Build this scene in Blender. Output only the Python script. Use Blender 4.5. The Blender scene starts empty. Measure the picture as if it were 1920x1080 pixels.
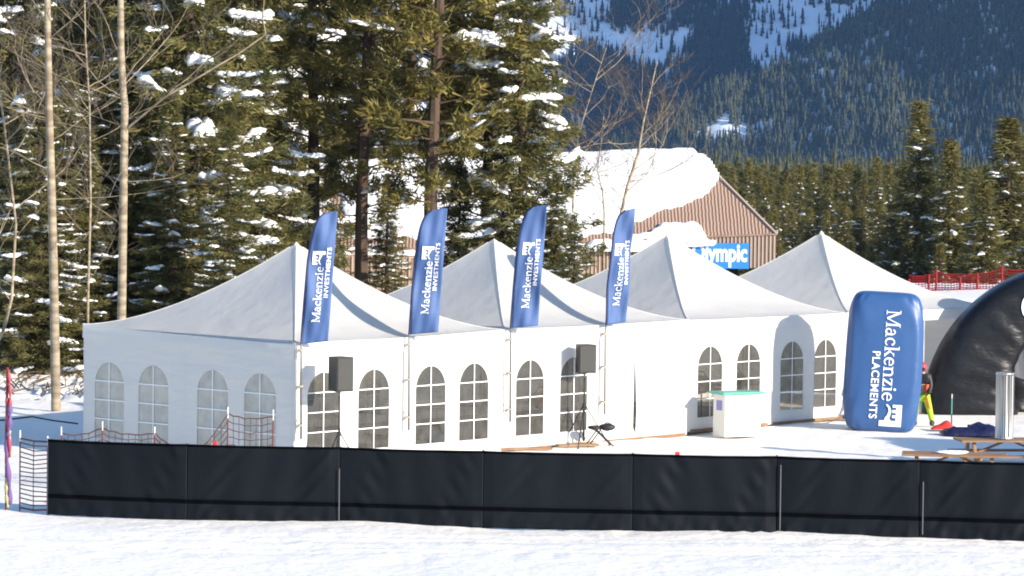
import bpy, math, random
import numpy as np
from mathutils import Vector, Matrix, Euler
rad = math.radians
SC = bpy.context.scene
COL = SC.collection
# ------------------------------------------------------------------ camera
F, PIT, ROLL, H = 6028.3, 0.0402, 0.0114, 6.04
cam_d = bpy.data.cameras.new('camera'); cam = bpy.data.objects.new('camera', cam_d); COL.objects.link(cam)
cam_d.sensor_width = 36; cam_d.lens = 36*F/1920; cam_d.clip_start = 1; cam_d.clip_end = 12000
cam.matrix_world = Matrix.Translation((0, 0, H)) @ Matrix.Rotation(math.pi/2-PIT, 4, 'X') @ Matrix.Rotation(ROLL, 4, 'Z')
SC.camera = cam
# ------------------------------------------------------------------ light
SUN_EL, SUN_AZ = 18.5, 54.0          # azimuth counted from "towards the camera" round to the right
SD = Vector((math.sin(rad(SUN_AZ))*math.cos(rad(SUN_EL)), -math.cos(rad(SUN_AZ))*math.cos(rad(SUN_EL)), math.sin(rad(SUN_EL))))
w = bpy.data.worlds.new('World'); SC.world = w; w.use_nodes = True
nt = w.node_tree; bg = nt.nodes['Background']
sky = nt.nodes.new('ShaderNodeTexSky'); sky.sky_type = 'NISHITA'; sky.sun_disc = False
sky.sun_elevation = rad(SUN_EL); sky.sun_rotation = math.atan2(SD.x, SD.y); sky.altitude = 1600; sky.air_density = 1.0; sky.dust_density = 0.3; sky.ozone_density = 2.5
nt.links.new(sky.outputs[0], bg.inputs[0]); bg.inputs[1].default_value = 0.15
sl = bpy.data.lights.new('sun', 'SUN'); sun = bpy.data.objects.new('sun', sl); COL.objects.link(sun)
sl.energy = 4.8; sl.angle = rad(0.5); sl.color = (1.0, 0.89, 0.75)
sun.rotation_euler = SD.to_track_quat('Z', 'Y').to_euler()
sun.location = (60, -40, 60)
SC.view_settings.view_transform = 'Standard'; SC.view_settings.look = 'None'
SC.view_settings.exposure = 0.9; SC.view_settings.gamma = 1
SC.render.engine = 'CYCLES'
SC.cycles.max_bounces = 7; SC.cycles.diffuse_bounces = 3; SC.cycles.transparent_max_bounces = 12
SC.cycles.filter_width = 1.9 if hasattr(SC.cycles, 'filter_width') else None

# ------------------------------------------------------------------ helpers
def ray(px, py):
    cr, sr = math.cos(ROLL), math.sin(ROLL); X, Y = px-960, py-540
    a, b = X*cr+Y*sr, -X*sr+Y*cr
    c, s = math.cos(PIT), math.sin(PIT)
    return Vector((a, F*c-b*s, -F*s-b*c))
def G(px, py, z=0.0):
    v = ray(px, py); return Vector((0, 0, H)) + v*((z-H)/v.z)
def Dp(px, py, y):
    v = ray(px, py); return Vector((0, 0, H)) + v*(y/v.y)

def tag(o, label=None, cat=None, group=None, kind=None):
    if label: o['label'] = label
    if cat: o['category'] = cat
    if group: o['group'] = group
    if kind: o['kind'] = kind
    return o
def empty(name, label, cat, loc=(0, 0, 0), rz=0.0, group=None):
    o = bpy.data.objects.new(name, None); COL.objects.link(o)
    o.location = loc; o.rotation_euler = (0, 0, rz); o.empty_display_size = .3
    return tag(o, label, cat, group)
def link(name, mesh, mat=None, parent=None, smooth=False):
    o = bpy.data.objects.new(name, mesh); COL.objects.link(o)
    if mat is not None and not mesh.materials: mesh.materials.append(mat)
    if parent is not None: o.parent = parent
    if smooth: mesh.polygons.foreach_set('use_smooth', [True]*len(mesh.polygons))
    return o
class MB:
    def __init__(s): s.v = []; s.f = []
    def add(s, vs, fs):
        n = len(s.v); s.v += [tuple(v) for v in vs]; s.f += [tuple(i+n for i in f) for f in fs]; return s
    def box(s, x0, y0, z0, x1, y1, z1, M=None):
        vs = [Vector((x, y, z)) for z in (z0, z1) for y in (y0, y1) for x in (x0, x1)]
        if M: vs = [M @ v for v in vs]
        return s.add(vs, [(0, 2, 3, 1), (4, 5, 7, 6), (0, 1, 5, 4), (2, 6, 7, 3), (0, 4, 6, 2), (1, 3, 7, 5)])
    def tube(s, pts, r, n=8, cap=True):
        pts = [Vector(p) for p in pts]; k = len(pts)
        if not hasattr(r, '__len__'): r = [r]*k
        vs = []; ref = None
        for i, p in enumerate(pts):
            t = (pts[min(i+1, k-1)]-pts[max(i-1, 0)])
            t = t.normalized() if t.length > 1e-9 else Vector((0, 0, 1))
            if ref is None: ref = t.orthogonal().normalized()
            a = (ref - t*ref.dot(t)); a = a.normalized() if a.length > 1e-6 else t.orthogonal().normalized(); ref = a
            b = t.cross(a)
            for j in range(n):
                q = 2*math.pi*j/n; vs.append(p + (a*math.cos(q)+b*math.sin(q))*r[i])
        fs = [(i*n+j, i*n+(j+1) % n, (i+1)*n+(j+1) % n, (i+1)*n+j) for i in range(k-1) for j in range(n)]
        if cap: fs += [tuple(range(n))[::-1], tuple((k-1)*n+j for j in range(n))]
        return s.add(vs, fs)
    def grid(s, P, nu, nv, flip=False):
        vs = [P(i/(nu-1), j/(nv-1)) for j in range(nv) for i in range(nu)]
        fs = [(j*nu+i, j*nu+i+1, (j+1)*nu+i+1, (j+1)*nu+i) for j in range(nv-1) for i in range(nu-1)]
        if flip: fs = [f[::-1] for f in fs]
        return s.add(vs, fs)
    def blob(s, c, rx, ry, rz, seed=0, nu=10, nv=7, amp=.12, M=None):
        rr = random.Random(seed); ph = [rr.uniform(0, 6.28) for _ in range(6)]
        vs = []
        for j in range(nv+1):
            th = math.pi*j/nv
            for i in range(nu):
                q = 2*math.pi*i/nu
                k = 1+amp*(math.sin(2*q+ph[0])*math.sin(th*2+ph[1])+.6*math.sin(3*q+ph[2]+2*th))
                v = Vector((rx*math.sin(th)*math.cos(q)*k, ry*math.sin(th)*math.sin(q)*k, rz*math.cos(th)*k))
                if M: v = M @ v
                vs.append(Vector(c)+v)
        fs = [(j*nu+i, (j+1)*nu+i, (j+1)*nu+(i+1) % nu, j*nu+(i+1) % nu) for j in range(nv) for i in range(nu)]
        return s.add(vs, fs)
    def mesh(s, name):
        m = bpy.data.meshes.new(name); m.from_pydata(s.v, [], s.f); m.validate(); m.update(); return m
    def build(s, name, mat, parent=None, smooth=False, label=None, cat=None, group=None, kind=None, bevel=0, loc=None):
        o = link(name, s.mesh(name), mat, parent, smooth)
        if bevel:
            b = o.modifiers.new('bevel', 'BEVEL'); b.width = bevel; b.segments = 2; b.limit_method = 'ANGLE'
        if loc: o.location = loc
        return tag(o, label, cat, group, kind)
def np_mesh(name, V, Fc, k):
    """V (n,3) array, Fc (m,k) index array"""
    m = bpy.data.meshes.new(name); m.vertices.add(len(V)); m.vertices.foreach_set('co', np.asarray(V, dtype=np.float32).ravel())
    m.loops.add(Fc.size); m.loops.foreach_set('vertex_index', np.asarray(Fc, dtype=np.int32).ravel())
    m.polygons.add(len(Fc)); m.polygons.foreach_set('loop_start', np.arange(0, Fc.size, k, dtype=np.int32))
    m.polygons.foreach_set('loop_total', np.full(len(Fc), k, dtype=np.int32)); m.update(calc_edges=True); return m

# ------------------------------------------------------------------ materials
def mat(name, col, rough=.7, noise=None, bump=None, spec=.3, metal=0, trans=0, sheen=0, coat=0):
    """noise=(colour2, scale, stretch xyz, contrast)  bump=(scale, strength, distance)"""
    m = bpy.data.materials.new(name); m.use_nodes = True; t = m.node_tree; N = t.nodes; L = t.links
    b = N['Principled BSDF']; out = N['Material Output']
    b.inputs['Base Color'].default_value = (*col, 1); b.inputs['Roughness'].default_value = rough
    b.inputs['Specular IOR Level'].default_value = spec; b.inputs['Metallic'].default_value = metal
    if coat: b.inputs['Coat Weight'].default_value = coat
    tc = N.new('ShaderNodeTexCoord')
    if noise:
        c2, sc, st, con = noise
        mp = N.new('ShaderNodeMapping'); mp.inputs['Scale'].default_value = st; L.new(tc.outputs['Object'], mp.inputs[0])
        n = N.new('ShaderNodeTexNoise'); n.inputs['Scale'].default_value = sc; n.inputs['Detail'].default_value = 6; L.new(mp.outputs[0], n.inputs[0])
        r = N.new('ShaderNodeValToRGB'); r.color_ramp.elements[0].position = .5-con; r.color_ramp.elements[1].position = .5+con
        r.color_ramp.elements[0].color = (*col, 1); r.color_ramp.elements[1].color = (*c2, 1)
        L.new(n.outputs[0], r.inputs[0]); L.new(r.outputs[0], b.inputs['Base Color'])
    if bump:
        n2 = N.new('ShaderNodeTexNoise'); n2.inputs['Scale'].default_value = bump[0]; n2.inputs['Detail'].default_value = 8
        if len(bump) > 3:
            mp2 = N.new('ShaderNodeMapping'); mp2.inputs['Scale'].default_value = bump[3]; L.new(tc.outputs['Object'], mp2.inputs[0]); L.new(mp2.outputs[0], n2.inputs[0])
        else: L.new(tc.outputs['Object'], n2.inputs[0])
        bp = N.new('ShaderNodeBump'); bp.inputs['Strength'].default_value = bump[1]; bp.inputs['Distance'].default_value = bump[2]
        L.new(n2.outputs[0], bp.inputs['Height']); L.new(bp.outputs[0], b.inputs['Normal'])
    if trans:
        tr = N.new('ShaderNodeBsdfTranslucent'); tr.inputs[0].default_value = (*[min(1, c*1.05) for c in col], 1)
        if noise: L.new(r.outputs[0], tr.inputs[0])
        mx = N.new('ShaderNodeMixShader'); mx.inputs[0].default_value = trans
        L.new(b.outputs[0], mx.inputs[1]); L.new(tr.outputs[0], mx.inputs[2]); L.new(mx.outputs[0], out.inputs[0])
    return m
M = {}
M['snow'] = mat('snow', (.90, .865, .80), .6, bump=(5.0, .35, .07), spec=.2)
M['snow_pad'] = mat('snow_pad', (.88, .89, .91), .6, bump=(6, .5, .05), spec=.2)
M['roof_fabric'] = mat('roof_fabric', (.81, .795, .76), .5, noise=((.75, .74, .71), .8, (1, 1, 1), .3), bump=(1.0, .6, .10, (1, 1, .4)), trans=.42)
M['wall_fabric'] = mat('wall_fabric', (.84, .82, .79), .5, bump=(1.1, .9, .12, (.4, .4, 1.8)), trans=.42)
M['post'] = mat('post', (.62, .60, .54), .4)
M['strap'] = mat('strap', (.45, .38, .3), .7)
M['muntin'] = mat('muntin', (.85, .85, .85), .5)
M['skid'] = mat('skid', (.28, .17, .09), .8, noise=((.16, .09, .05), 6, (1, 1, 4), .2))
M['black_fabric'] = mat('black_fabric', (.0055, .007, .0095), .6, noise=((.008, .010, .0135), 1.2, (1, 1, 1), .25), bump=(3, .35, .04), spec=.08)
M['black_seam'] = mat('black_seam', (.002, .0025, .0035), .8, spec=.02)
M['black'] = mat('black', (.018, .018, .018), .5, noise=((.03, .03, .03), 5, (1, 1, 1), .2))
M['grille'] = mat('grille', (.035, .035, .033), .6, noise=((.05, .05, .048), 60, (1, 1, 1), .2))
M['steel'] = mat('steel', (.55, .55, .54), .35, noise=((.3, .3, .29), 4, (9, 9, .4), .2), metal=.7)
M['grey_metal'] = mat('grey_metal', (.16, .16, .16), .45, metal=.5)
M['blue'] = mat('blue', (.062, .115, .27), .6, noise=((.072, .135, .31), 3, (1, 1, 2), .3), bump=(3, .4, .03), trans=.12)
M['blue_vinyl'] = mat('blue_vinyl', (.024, .078, .215), .42, noise=((.030, .092, .25), 2, (1, 1, 1), .3), bump=(2.4, .25, .05), spec=.5)
M['white_ink'] = mat('white_ink', (.82, .83, .86), .5)
M['sign_blue'] = mat('sign_blue', (.03, .20, .60), .4, noise=((.035, .22, .62), 3, (1, 1, 1), .3))
M['teal'] = mat('teal', (.09, .36, .29), .5)
M['offwhite'] = mat('offwhite', (.7, .69, .64), .5, noise=((.62, .61, .57), 4, (1, 1, 1), .3))
M['purple'] = mat('purple', (.22, .21, .45), .6)
M['wood'] = mat('wood', (.33, .2, .11), .75, noise=((.2, .11, .055), 3, (1, 6, 6), .2), bump=(12, .4, .01))
M['red'] = mat('red', (.55, .04, .03), .5)
M['red_net'] = mat('red_net', (.22, .010, .012), .7)
M['brown_net'] = mat('brown_net', (.10, .05, .04), .8)
M['maroon'] = mat('maroon', (.16, .025, .025), .6)
M['navy'] = mat('navy', (.008, .011, .05), .5, bump=(6, .6, .06))
M['lime'] = mat('lime', (.38, .6, .03), .6, bump=(14, .4, .01))
M['pinkred'] = mat('pinkred', (.34, .05, .07), .5); M['orange'] = mat('orange', (.75, .12, .03), .6)
M['skin'] = mat('skin', (.5, .3, .22), .6)
M['dome'] = mat('dome', (.0045, .005, .0065), .40, noise=((.009, .0095, .012), 1.5, (1, 1, 1), .25), bump=(1.1, .8, .12, (1, 1, 2.2)), spec=.3)
M['shade_grey_fabric'] = mat('shade_grey_fabric', (.13, .14, .16), .6, bump=(3, .6, .06, (3, 1, 1)), trans=.3)  # blue-grey shade inside the arch put into the fabric colour
M['trunk'] = mat('trunk', (.10, .065, .045), .9, noise=((.045, .03, .022), 5, (1, 1, .25), .2), bump=(9, .6, .03))
M['aspen'] = mat('aspen', (.35, .29, .20), .8, noise=((.19, .145, .095), 2.6, (.6, .6, 2.2), .10), bump=(8, .4, .02))
M['twig'] = mat('twig', (.16, .125, .09), .85, noise=((.10, .08, .06), 3, (1, 1, 1), .2))
M['pine_needles'] = mat('pine_needles', (.085, .085, .026), .6, noise=((.28, .225, .058), .9, (1, 1, 1), .16), trans=.35)
M['spruce_needles'] = mat('spruce_needles', (.075, .085, .032), .6, noise=((.23, .20, .065), 1.1, (1, 1, 1), .18), trans=.35)
M['far_needles'] = mat('far_needles', (.055, .062, .024), .7, noise=((.19, .16, .045), .35, (1, 1, 1), .2), trans=.25)
M['hill_trees'] = mat('hill_trees', (.030, .038, .018), .8, noise=((.066, .068, .032), .04, (1, 1, 1), .2))
M['peak_trees'] = mat('peak_trees', (.018, .024, .022), .8, noise=((.03, .034, .028), .04, (1, 1, 1), .2))
M['lodge_wall'] = mat('lodge_wall', (.30, .21, .16), .8, noise=((.2, .14, .10), 4, (1, 1, .3), .2))
M['batten'] = mat('batten', (.42, .33, .27), .8)
M['dark'] = mat('dark', (.02, .02, .018), .9)  # near-black standing for the shade under the lodge overhang
M['inside_floor'] = mat('inside_floor', (.3, .29, .27), .9)
M['table_top'] = mat('table_top', (.10, .10, .10), .5)
M['debris'] = mat('debris', (.09, .06, .035), .9)
# metal roof with standing ribs
def roof_mat():
    m = mat('lodge_roof', (.36, .25, .185), .6); t = m.node_tree; N = t.nodes; L = t.links; b = N['Principled BSDF']
    tc = N.new('ShaderNodeTexCoord')
    wv = N.new('ShaderNodeTexWave'); wv.wave_type = 'BANDS'; wv.bands_direction = 'X'
    wv.inputs['Scale'].default_value = 2.6; wv.inputs['Distortion'].default_value = 1.6; wv.inputs['Detail'].default_value = 1; wv.inputs['Detail Scale'].default_value = 1.4
    L.new(tc.outputs['Object'], wv.inputs[0])
    r = N.new('ShaderNodeValToRGB'); r.color_ramp.elements[0].color = (.26, .17, .125, 1); r.color_ramp.elements[1].color = (.42, .29, .215, 1)
    L.new(wv.outputs[1], r.inputs[0]); L.new(r.outputs[0], b.inputs['Base Color'])
    bp = N.new('ShaderNodeBump'); bp.inputs['Strength'].default_value = .6; bp.inputs['Distance'].default_value = .04
    L.new(wv.outputs[1], bp.inputs['Height']); L.new(bp.outputs[0], b.inputs['Normal']); return m
M['lodge_roof'] = roof_mat()
def pane_mat():
    m = bpy.data.materials.new('window_vinyl'); m.use_nodes = True; t = m.node_tree; N = t.nodes; L = t.links
    b = N['Principled BSDF']; b.inputs['Base Color'].default_value = (.14, .135, .125, 1); b.inputs['Roughness'].default_value = .25
    tr = N.new('ShaderNodeBsdfTransparent'); tr.inputs[0].default_value = (.8, .79, .75, 1)
    tc = N.new('ShaderNodeTexCoord'); n = N.new('ShaderNodeTexNoise'); n.inputs['Scale'].default_value = 3.5; n.inputs['Detail'].default_value = 3; L.new(tc.outputs['Object'], n.inputs[0])
    r = N.new('ShaderNodeMapRange'); r.inputs['From Min'].default_value = .3; r.inputs['From Max'].default_value = .7; r.inputs['To Min'].default_value = .6; r.inputs['To Max'].default_value = .88
    L.new(n.outputs[0], r.inputs[0])
    bp = N.new('ShaderNodeBump'); bp.inputs['Strength'].default_value = .5; bp.inputs['Distance'].default_value = .05; L.new(n.outputs[0], bp.inputs['Height']); L.new(bp.outputs[0], b.inputs['Normal'])
    mx = N.new('ShaderNodeMixShader'); L.new(r.outputs[0], mx.inputs[0]); L.new(b.outputs[0], mx.inputs[1]); L.new(tr.outputs[0], mx.inputs[2])
    L.new(mx.outputs[0], N['Material Output'].inputs[0]); return m
M['pane'] = pane_mat()
M['pane_pale'] = M['pane'].copy(); M['pane_pale'].name = 'pale_window_vinyl'  # paler, less see-through copy for the left side windows
for n_ in M['pane_pale'].node_tree.nodes:
    if n_.type == 'MAP_RANGE': n_.inputs['To Min'].default_value = .25; n_.inputs['To Max'].default_value = .5
    if n_.type == 'BSDF_PRINCIPLED': n_.inputs['Base Color'].default_value = (.62, .59, .53, 1)

# ------------------------------------------------------------------ ground
def ss(t): t = np.clip(t, 0, 1); return t*t*(3-2*t)
def gz(x, y):
    x = np.asarray(x, float); y = np.asarray(y, float)
    L = 2.3*ss((y-79)/30)*ss((-x-6.5)/4.0)
    B = 2.05*ss((y-84)/11)*ss((x-9.8)/2.5)*(1-ss((y-107)/14))
    D = -3.0*ss((y-118)/50)*ss((x-1)/6)
    U = 0.03*np.sin(x*.9+y*.5)*np.sin(y*.31+1.3)*ss((y-50)/3)
    F1 = -.25*ss((51-y)/20)
    near = L+B+D+U+F1
    return near*(1-ss((y-1500)/900)) - 6*ss((y-1500)/900)
def gnd(x, y): return float(gz(x, y))
xs = np.unique(np.concatenate([np.arange(-26, -12, .4), np.arange(-12, 13, .14), np.arange(13, 30, .4), -26-np.geomspace(1, 2800, 40), 30+np.geomspace(1, 2800, 40)]))
ys = np.unique(np.concatenate([np.arange(44, 47.5, .4), np.arange(47.5, 77, .16), np.arange(77, 125, .4), 44-np.geomspace(1, 400, 16), 125+np.geomspace(1, 2900, 40)]))
rng = np.random.default_rng(3)
XX, YY = np.meshgrid(xs, ys)
ZZ = gz(XX, YY)
near = (np.abs(XX-2) < 28) & (YY > 44) & (YY < 125)
fine = (np.abs(XX) < 12.8) & (YY > 47) & (YY < 77)
def vn(x, y, sc, seed):
    T = np.random.default_rng(seed).random((64, 64)); x = x/sc; y = y/sc; xi = np.floor(x).astype(int); yi = np.floor(y).astype(int); fx = x-xi; fy = y-yi; g = lambda a, b: T[a % 64, b % 64]
    fx = fx*fx*(3-2*fx); fy = fy*fy*(3-2*fy)
    return (g(xi, yi)*(1-fx)+g(xi+1, yi)*fx)*(1-fy)+(g(xi, yi+1)*(1-fx)+g(xi+1, yi+1)*fx)*fy-.5
ZZ = ZZ + near*(vn(XX, YY, 1.9, 1)*.03+vn(XX, YY, .8, 2)*.02)+fine*(vn(XX, YY, .33, 3)*.022)
dent = np.zeros_like(ZZ)
for k in range(420):
    cx, cy = rng.uniform(-12, 12.5), rng.choice([rng.uniform(48, 52.5), rng.uniform(62, 76)]); q = rng.uniform(0, 3.14)
    m_ = (np.abs(XX-cx) < .6) & (np.abs(YY-cy) < .6)
    u_ = (XX[m_]-cx)*math.cos(q)+(YY[m_]-cy)*math.sin(q); v_ = -(XX[m_]-cx)*math.sin(q)+(YY[m_]-cy)*math.cos(q)
    e_ = np.exp(-(u_/.17)**2-(v_/.10)**2); dent[m_] += -.045*e_+.018*np.exp(-(u_/.30)**2-(v_/.22)**2)
for yy, sp in ((50.6, .5), (49.2, .5)):
    for o_ in (0, sp): dent += -.03*np.exp(-((YY-yy-o_-.02*XX-.15*np.sin(XX*.3))/.11)**2)*fine
ZZ = ZZ + dent
ZZ = ZZ + ((YY > 79) & (YY < 125) & (XX < -6.5))*(rng.random(ZZ.shape)-.5)*.28
V = np.stack([XX.ravel(), YY.ravel(), ZZ.ravel()], 1); nx = len(xs); ny = len(ys)
I = np.arange(nx*ny).reshape(ny, nx)
FQ = np.stack([I[:-1, :-1].ravel(), I[:-1, 1:].ravel(), I[1:, 1:].ravel(), I[1:, :-1].ravel()], 1)
tag(link('snow_ground', np_mesh('snow_ground', V, FQ, 4), M['snow'], smooth=True), kind='structure')

# ------------------------------------------------------------------ mountain, hill, unseen ridge added to shade the mountain
def vnoise(x, y, s, seed):
    r = np.random.default_rng(seed); T = r.random((64, 64))
    x = x/s; y = y/s; xi = np.floor(x).astype(int); yi = np.floor(y).astype(int); fx = x-xi; fy = y-yi
    fx = fx*fx*(3-2*fx); fy = fy*fy*(3-2*fy); g = lambda a, b: T[a % 64, b % 64]
    return (g(xi, yi)*(1-fx)+g(xi+1, yi)*fx)*(1-fy)+(g(xi, yi+1)*(1-fx)+g(xi+1, yi+1)*fx)*fy
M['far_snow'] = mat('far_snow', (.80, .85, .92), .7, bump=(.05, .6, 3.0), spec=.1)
def crest(x):      # hill crest height
    x = np.asarray(x, float)
    return np.clip(18+(x-95)*.50, -14, 400)+5*np.sin(x*.045)+2.5*np.sin(x*.13+1)
def hillz(x, y): return crest(x)-np.abs(3060-y)*.62*np.where(y > 3060, 1.2, 1)+3*(vnoise(x, y, 37, 5)-.5)
def peakz(x, y): return (y-3240)*.66-8+34*(vnoise(x+y*.35, y*.35, 95, 8)-.5)+10*(vnoise(x, y, 30, 9)-.5)
def sheet(name, fn, x0, x1, y0, y1, st):
    a = np.arange(x0, x1, st); b = np.arange(y0, y1, st); X, Y = np.meshgrid(a, b); Z = np.maximum(fn(X, Y), -30)
    Vv = np.stack([X.ravel(), Y.ravel(), Z.ravel()], 1); I = np.arange(Z.size).reshape(Z.shape)
    Q = np.stack([I[:-1, :-1].ravel(), I[:-1, 1:].ravel(), I[1:, 1:].ravel(), I[1:, :-1].ravel()], 1)
    return tag(link(name, np_mesh(name, Vv, Q, 4), M['far_snow'], smooth=True), kind='structure')
sheet('hill', hillz, -100, 1100, 2500, 3200, 10)
sheet('mountain', peakz, -900, 1500, 3180, 3900, 10)
def ridgez(x, y):
    c = 540-60*vnoise(y, y*0, 60, 4)
    c = c-150*np.exp(-((y-2868)/26.)**2)  # notch shaped to let sun through onto a mountain snow patch
    return c*(1-ss((2745-y)/160))*1.0-np.abs(x-860)*1.45+12*(vnoise(x, y, 45, 6)-.5)
sheet('shade_ridge', ridgez, 470, 1300, 2500, 3900, 15)

def forest(name, fn, dens, x0, x1, y0, y1, n, h0, h1, m, seed):
    r = np.random.default_rng(seed)
    X = r.uniform(x0, x1, n*3); Y = r.uniform(y0, y1, n*3)
    Z = fn(X, Y); keep = (r.random(n*3) < dens(X, Y, Z)) & (Z > -12); X = X[keep][:n]; Y = Y[keep][:n]; Z = Z[keep][:n]
    k = len(X); hh = r.uniform(h0, h1, k)*r.uniform(.75, 1.2, k); R = hh*r.uniform(.12, .18, k)
    # template: 4 ragged tiers of 5 sides
    tv = []; tf = []
    for t in range(4):
        z0 = .10+.22*t; z1 = min(1, z0+.36); rr = 1-.23*t
        b = len(tv)
        for j in range(5):
            q = 2*math.pi*(j+.5*t)/5; tv.append((rr*math.cos(q)*(1 if j % 2 else .72), rr*math.sin(q)*(1 if j % 2 else .72), z0+(.03 if j % 2 else 0)))
        tv.append((0, 0, z1))
        for j in range(5): tf.append((b+j, b+(j+1) % 5, b+5))
    tv = np.array(tv); tf = np.array(tf); nv = len(tv)
    an = r.uniform(0, 6.28, k); c, s = np.cos(an), np.sin(an)
    VX = X[:, None]+R[:, None]*(tv[None, :, 0]*c[:, None]-tv[None, :, 1]*s[:, None])
    VY = Y[:, None]+R[:, None]*(tv[None, :, 0]*s[:, None]+tv[None, :, 1]*c[:, None])
    VZ = Z[:, None]-.8+hh[:, None]*tv[None, :, 2]
    V = np.stack([VX.ravel(), VY.ravel(), VZ.ravel()], 1)
    Fc = (tf[None]+np.arange(k)[:, None, None]*nv).reshape(-1, 3)
    return tag(link(name, np_mesh(name, V, Fc, 3), m), kind='stuff'), k
def hole(X, Y, fn, px, py, wx, wy, d):
    p = Dp(px, py, d); Z = fn(X, Y); return np.exp(-((X-p.x)/wx)**2-((Z-p.z)/wy)**2)
def dens_hill(X, Y, Z):
    d = 1.0*np.ones_like(X)-1.6*hole(X, Y, hillz, 1366, 248, 18, 9, 2950)-.6*hole(X, Y, hillz, 1430, 245, 18, 5, 2950)
    return np.where(Y > 3066, .9, d)
def dens_peak(X, Y, Z):
    n = vnoise(X+Z*.5, Z*.45, 42, 21)*.55+vnoise(X, Z, 15, 22)*.35
    d = .10+1.9*(n-.40)
    for (a, b, wx, wy, k) in [(1230, 95, 30, 12, 1.2), (1290, 70, 14, 8, 1.0), (1110, 30, 18, 26, .9), (1150, 75, 20, 14, .7), (1050, 90, 16, 30, .7), (1475, 35, 24, 20, .9), (1440, 100, 14, 18, .8), (1560, 40, 22, 14, .7), (1880, 35, 26, 16, 1.0), (1800, 15, 30, 8, .9), (1750, 60, 14, 8, .9), (1640, 15, 22, 10, .9), (1860, 100, 10, 8, .5), (1560, 15, 20, 10, .8)]:
        d = d-k*hole(X, Y, peakz, a, b, wx, wy, 3420)
    for (a, b, wx, wy, k) in [(1345, 90, 30, 30, 1.3), (1380, 140, 32, 16, 1.0), (1200, 20, 30, 14, .9), (1510, 90, 18, 10, .6), (1390, 30, 10, 26, .8), (1340, 190, 45, 30, .9), (1690, 30, 30, 20, .9), (1640, 60, 25, 10, .8), (1180, 20, 14, 20, .5), (1800, 90, 50, 12, .6), (1150, 220, 60, 40, .8)]:
        d = d+k*hole(X, Y, peakz, a, b, wx, wy, 3420)
    return np.clip(d+.10*(vnoise(X, Z, 6, 27)-.3), .05, 1)
def vall(X, Y): return gz(X, Y)
forest('valley_forest', vall, lambda X, Y, Z: np.where(np.abs(X) < Y*.24+20, 1.0, .45)*(Y > 280), -500, 900, 700, 2100, 8000, 8.5, 12.5, M['hill_trees'], 33)
_, k1 = forest('hill_forest', hillz, dens_hill, -60, 900, 2560, 3080, 27000, 9, 20, M['hill_trees'], 31)
_, k2 = forest('mountain_forest', peakz, dens_peak, -160, 700, 3230, 3640, 17000, 9, 21, M['peak_trees'], 32)
forest('shade_ridge_forest', ridgez, lambda X, Y, Z: .35+1.2*(vnoise(X, Y, 60, 41)-.3), 480, 900, 2650, 3800, 9000, 10, 19, M['peak_trees'], 34)
forest('mountain_edge_forest', peakz, lambda X, Y, Z: .3+1.2*(vnoise(X, Y, 50, 42)-.3), -880, -160, 3230, 3700, 7000, 10, 19, M['peak_trees'], 35)

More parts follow.
